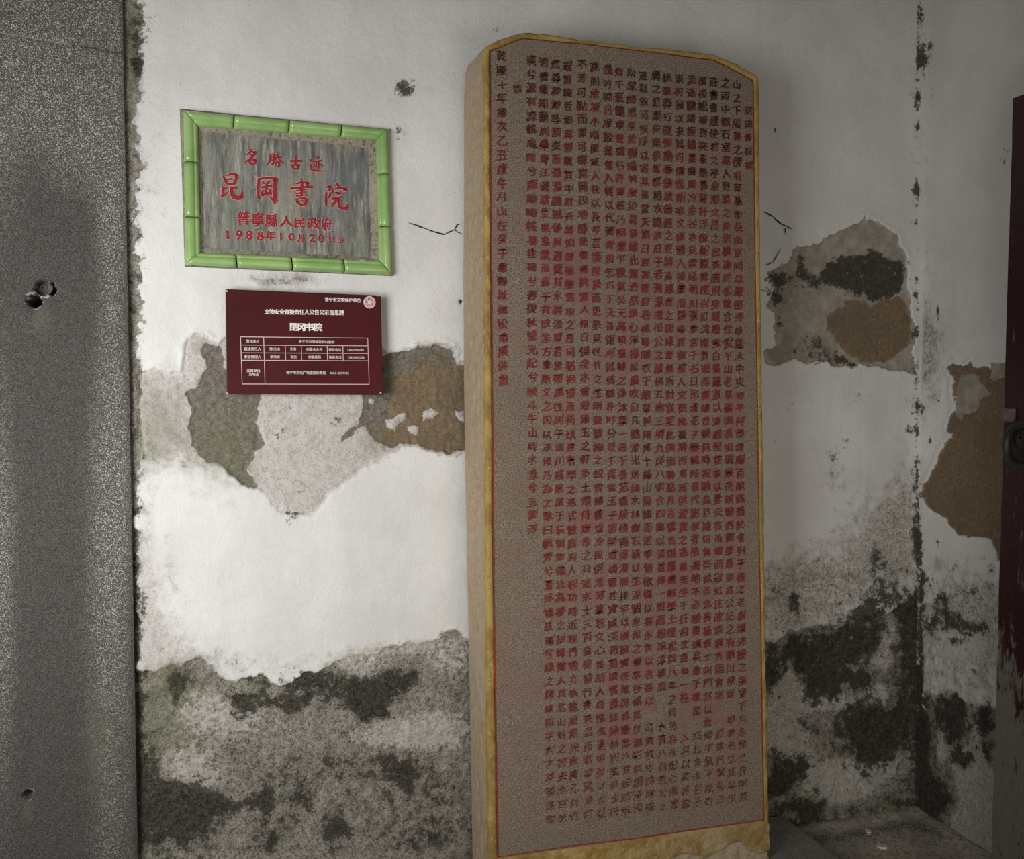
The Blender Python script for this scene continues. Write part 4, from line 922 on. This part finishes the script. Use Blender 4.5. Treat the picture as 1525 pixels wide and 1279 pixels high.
def sign_text(t, x0, x1, yl_, yr_, hpx, off, mat=M_PRINT, name='printed_text', wsc=1.0):
    tm = TextMesh(); n = len(t)
    for i, ch in enumerate(t):
        f_ = (i + .5) / n; X_, Y_ = sp2(x0 + (x1 - x0) * f_, yl_ + (yr_ - yl_) * f_)
        c = at(X_, Y_, 1, ys_); d_ = (c - CAM) @ FW
        w_ = (x1 - x0) / n / 5.648 * d_ / F * 1.04
        if ord(ch) < 0x2000: w_ = hpx / 5.648 * d_ / F * 1.1
        tm.char(ch, c, w_, hpx / 5.648 * d_ / F * 1.05, off)
    tm.build(name, mat, sign)
sign_text('普宁市文物保护单位', 925, 1228, 143, 155, 36, .012)
sign_text('文物安全直接责任人公告公示信息牌', 418, 1088, 247, 257, 45, .020)
sign_text('昆冈书院', 625, 902, 377, 380, 66, .035)
sign_text('责任单位', 262, 374, 496, 499, 27, .0)
sign_text('普宁市洪阳镇昆安村委会', 705, 1008, 498, 503, 27, .0)
sign_text('直接责任人', 245, 390, 561, 563, 27, .0)
sign_text('陈汉彬', 460, 548, 562, 564, 25, .0)
sign_text('职务', 635, 685, 562, 563, 26, .0); sign_text('职务', 637, 690, 629, 630, 26, .0)
sign_text('村委会主任', 768, 905, 565, 566, 26, .0); sign_text('村委委员', 785, 893, 630, 631, 26, .0)
sign_text('联系电话', 958, 1062, 567, 569, 26, .0); sign_text('联系电话', 960, 1066, 632, 633, 26, .0)
sign_text('13827090239', 1112, 1252, 569, 570, 25, .0); sign_text('13425925238', 1115, 1256, 633, 634, 25, .0)
sign_text('安全管理人', 245, 390, 627, 629, 27, .0)
sign_text('蔡伟彬', 465, 548, 628, 629, 25, .0)
sign_text('监督单位', 268, 382, 745, 747, 26, .0); sign_text('及电话', 285, 368, 777, 778, 26, .0)
sign_text('普宁市文化广电旅游体育局', 600, 935, 761, 764, 28, .0)
sign_text('0663-2239122', 968, 1128, 764, 765, 25, .0)
def sline(pts, w=4.2):
    p = [sp2(*q) for q in pts]; ribbon('table_line', p, w / 5.648, M_GHOST, ys_, sign, 6, .0)
for pts in ([(216, 461), (1286, 472)], [(222, 529), (1288, 536)], [(224, 594), (1290, 600)], [(226, 657), (1292, 662)], [(230, 858), (1298, 860)], [(216, 461), (230, 858)], [(1286, 472), (1298, 860)], [(410, 463), (422, 859)],
            [(592, 534), (596, 660)], [(727, 534), (730, 660)], [(945, 535), (948, 661)], [(1077, 535), (1080, 661)]): sline(pts)
ec = at(*sp2(1301, 170), 1, ys_); er = 54 / 5.648 * 2.5 / F * 1.0
disc_rings('emblem_disc', ec, [(er, 0), (er * .2, -.0002)], M_GHOST, sign, 40)
tm = TextMesh()
def annulus(c, r0, r1, y, n=48, a0=0, a1=2 * math.pi):
    V_ = []; Fs = []
    for i in range(n + 1):
        a = a0 + (a1 - a0) * i / n
        V_ += [(c[0] + r0 * math.cos(a), y, c[2] + r0 * math.sin(a)), (c[0] + r1 * math.cos(a), y, c[2] + r1 * math.sin(a))]
    for i in range(n): Fs.append((2 * i, 2 * i + 1, 2 * i + 3, 2 * i + 2))
    return np.array(V_), Fs
tm.add(*annulus(ec, er * .80, er * .84, ys_ - .0008)); tm.add(*annulus(ec, er * .34, er * .38, ys_ - .0008))
for i in range(14): tm.add(*annulus(ec, er * .44, er * .70, ys_ - .0008, 3, i * 2 * math.pi / 14, i * 2 * math.pi / 14 + .26))
tm.build('emblem_pattern', plain('dusty_maroon_print', (0.25, 0.10, 0.10), .6, .2), sign)
for x, y in ((100, 76), (1372, 112), (1395, 930), (105, 935)):
    c = at(*sp2(x, y), 1, YS0); disc_rings('screw', c, [(.003, 0), (.0026, -.0012), (.001, -.0016)], plain('screw_steel', (.45, .43, .4), .4, .5), sign, 10)

# ------------------------------------------------------------------ door leaf at the right edge
def door_material():
    g = G('old_maroon_paint', .33, .45)
    n = g.noise(26, 8, .75, g.map((1, 1, .3))); f = g.noise(120, 6, .75, g.map((1, 1, .35))); z = g.xyz()[2]
    c = g.mix(g.ss(f, .35, .7), (0.022, 0.007, 0.009), (0.050, 0.014, 0.018))
    low = g.ss(z, .95, .45, 0, 1)
    worn = g.ss(g.math('ADD', n, g.math('MULTIPLY', low, .24)), .60, .68)
    c = g.mix(worn, c, g.mix(f, (0.07, 0.062, 0.052), (0.22, 0.20, 0.175)))
    c = g.mix(g.ss(f, .74, .80, 0, .7), c, (0.25, 0.2, 0.2))
    g.color(c); g.put(g.b.inputs['Roughness'], g.math('ADD', .30, g.math('MULTIPLY', worn, .5))); g.bump(g.math('SUBTRACT', f, worn), .35, .003); return g.m
M_DOOR = door_material()
XD = XC - .10
t_ = at(1507, 147, 0, XD); b_ = at(1475, 1279, 0, XD)
ztop = t_[2]; 
def door_y(z): return t_[1] + (b_[1] - t_[1]) * (ztop - z) / (ztop - b_[2])
door = bpy.data.objects.new('door_1', None); COL.objects.link(door); door['kind'] = 'structure'
def leaf():
    zsn = np.linspace(.035, ztop, 60)
    prf = [(XD + .055, 0.0), (XD + .004, 0.0), (XD, -.004), (XD - .0, -.012), (XD + .001, -.30)]
    Pn = np.array([[(x, door_y(z) + dy, z) for x, dy in prf] for z in zsn])
    Pn[..., 1] += (fbm(Pn[..., 2] * 12, Pn[..., 0] * 0, 131)[..., ] - .5) * .006
    grid('door_stile', Pn, M_DOOR, None, door, smooth=False, flip=True)
    y0 = door_y(ztop)
    link('door_top_edge', [(XD, y0, ztop), (XD + .055, y0, ztop), (XD + .055, y0 - .30, ztop), (XD, y0 - .30, ztop)], [(0, 1, 2, 3)], plain('bare_wood_edge', (0.16, 0.13, 0.10), .8, .2, .2, 40), door)
    link('door_back', [(XD + .055, door_y(.035), .035), (XD + .055, y0, ztop), (XD + .055, y0 - .9, ztop), (XD + .055, y0 - .9, .035)], [(0, 1, 2, 3)], M_DOOR, door)
    # wide plank panel set back from the stile
    Pp = np.array([[(XD + .012, door_y(z) - .29 - .12 * k_, z) for k_ in range(6)] for z in zsn])
    grid('door_panel', Pp, M_DOOR, None, door, smooth=False, flip=True)
leaf()
# ring pull
def torus(name, c, R_, r_, axis, mat, parent, n=40, m=14, tilt=0):
    vs = []; fs = []
    for i in range(n):
        a = 2 * math.pi * i / n
        for j in range(m):
            b = 2 * math.pi * j / m; q = (R_ + r_ * math.cos(b)); vs.append((c[0] + r_ * math.sin(b), c[1] + q * math.cos(a), c[2] + q * math.sin(a)))
    for i in range(n):
        for j in range(m): fs.append((i * m + j, ((i + 1) % n) * m + j, ((i + 1) % n) * m + (j + 1) % m, i * m + (j + 1) % m))
    return link(name, vs, fs, mat, parent, True)
rc = at(1524, 664, 0, XD - .03)
torus('ring_pull', rc, .062, .0125, 0, M_IRON, door)
bs = at(1527, 652, 0, XD - .01)
vs = []; fs = []
pf = [(.048, .01), (.05, 0), (.046, -.012), (.034, -.022), (.018, -.027), (0.004, -.028)]
for r, x in pf:
    for i in range(28):
        a = 2 * math.pi * i / 28; vs.append((XD + x, bs[1] + r * math.cos(a), bs[2] + r * math.sin(a)))
for j in range(len(pf) - 1):
    for i in range(28): fs.append((j * 28 + i, (j + 1) * 28 + i, (j + 1) * 28 + (i + 1) % 28, j * 28 + (i + 1) % 28))
link('door_boss', vs, fs, M_IRON, door, True)
hp = at(1498, 618, 0, XD - .008)
box('hasp_plate', XD - .010, XD + .01, hp[1] - .028, hp[1] + .012, hp[2] - .02, hp[2] + .02, plain('worn_pink_paint', (0.20, 0.13, 0.13), .7, .2, .2, 60), door, .003)

# ------------------------------------------------------------------ cracks in the plaster (narrow dark grooves)
M_CRACK = plain('crack_dark', (0.045, 0.04, 0.035), .95, .05, .3)
def crack(pts, w, yv=-.0068, par=wb, axis=1, val=None):
    p = resamp(pts, 40); r = np.linspace(0, 14, 40); p = p + 1.1 * np.stack([vn(r, r * 0, 141) - .5, vn(r, r * 0, 142) - .5], -1)
    d = np.gradient(p, axis=0); d /= np.hypot(d[:, 0], d[:, 1])[:, None] + 1e-9; nn = np.stack([-d[:, 1], d[:, 0]], -1)
    ww = w / 2 * (.35 + .9 * vn(r * 1.7, r * 0, 143)) * np.minimum(1, np.minimum(np.arange(40), 39 - np.arange(40)) / 6 + .2)
    V0 = (p + nn * ww[:, None]); V1 = (p - nn * ww[:, None])
    return grid('crack', np.stack([at(V0[:, 0], V0[:, 1], axis, yv), at(V1[:, 0], V1[:, 1], axis, yv)], 0), M_CRACK, None, par)
crack([(608, 332), (622, 336), (640, 343), (661, 349), (676, 343), (681, 334), (690, 333)], 2.0)
crack([(677, 342), (684, 347), (688, 348)], 1.2)
crack([(1137, 315), (1150, 321), (1163, 333), (1181, 342)], 2.2); crack([(1169, 340), (1171, 350)], 1.6); crack([(1140, 395), (1152, 390), (1163, 370)], 1.4)
crack([(1133, 432), (1149, 435)], 1.0)

# ------------------------------------------------------------------ litter on the floor
M_CHIP = plain('plaster_chip', (0.55, 0.52, 0.46), .85, .2, .15, 60)
def chip(x, y, w, h, label, seed):
    rnd = random.Random(seed); c = at(x, y, 2, .008)
    n = 9; top = []; bot = []
    for i in range(n):
        a = 2 * math.pi * i / n; r = 1 + rnd.uniform(-.25, .25)
        top.append((c[0] + w * r * math.cos(a) * .85, c[1] + h * r * math.sin(a) * .85, .008 + rnd.uniform(0, .002))); bot.append((c[0] + w * r * math.cos(a), c[1] + h * r * math.sin(a), -.002))
    fs = [tuple(range(n))] + [(i, n + i, n + (i + 1) % n, (i + 1) % n) for i in range(n)]
    return tag(link('plaster_chip', top + bot, fs, M_CHIP), label, 'debris')
chip(1293.5, 1237, .0115, .012, 'pale plaster chip lying against the rubble line at the wall foot', 1)
chip(1312.5, 1258.5, .016, .018, 'pale flat plaster chip lying alone on the open cement floor', 2)
M_RUB = stone_speckle('rubble', (0.20, 0.18, 0.15), (0.07, 0.062, 0.05), (0.45, 0.42, 0.36), 200)
V_ = []; Fs = []
rnd = random.Random(5)
for i in range(420):
    f_ = rnd.random(); x = 1212 + 190 * f_; y = np.interp(x, [1205, 1240, 1290, 1320, 1350, 1372, 1400], [1243, 1242, 1235, 1227, 1223, 1226, 1238]) + abs(rnd.gauss(0, 4.5)) - 1
    c = at(x, y, 2, .012); c[2] = .004; r = rnd.choice([.002, .003, .004, .006]) * rnd.uniform(.6, 1.3)
    b = len(V_)
    for k_ in range(6):
        v = [(1, 0, 0), (-1, 0, 0), (0, 1, 0), (0, -1, 0), (0, 0, .7), (0, 0, -1)][k_]
        V_.append(tuple(c[q] + v[q] * r * rnd.uniform(.6, 1.3) for q in range(3)))
    for t in ((0, 2, 4), (2, 1, 4), (1, 3, 4), (3, 0, 4), (2, 0, 5), (1, 2, 5), (3, 1, 5), (0, 3, 5)): Fs.append(tuple(b + q for q in t))
rb = link('rubble', V_, Fs, M_RUB); rb['kind'] = 'stuff'; tag(rb, 'line of dark crumbled mortar along the foot of the back wall', 'rubble')

# set each group's empty at the base of what it carries
bpy.data.objects.remove(_ob); bpy.data.curves.remove(_cu)
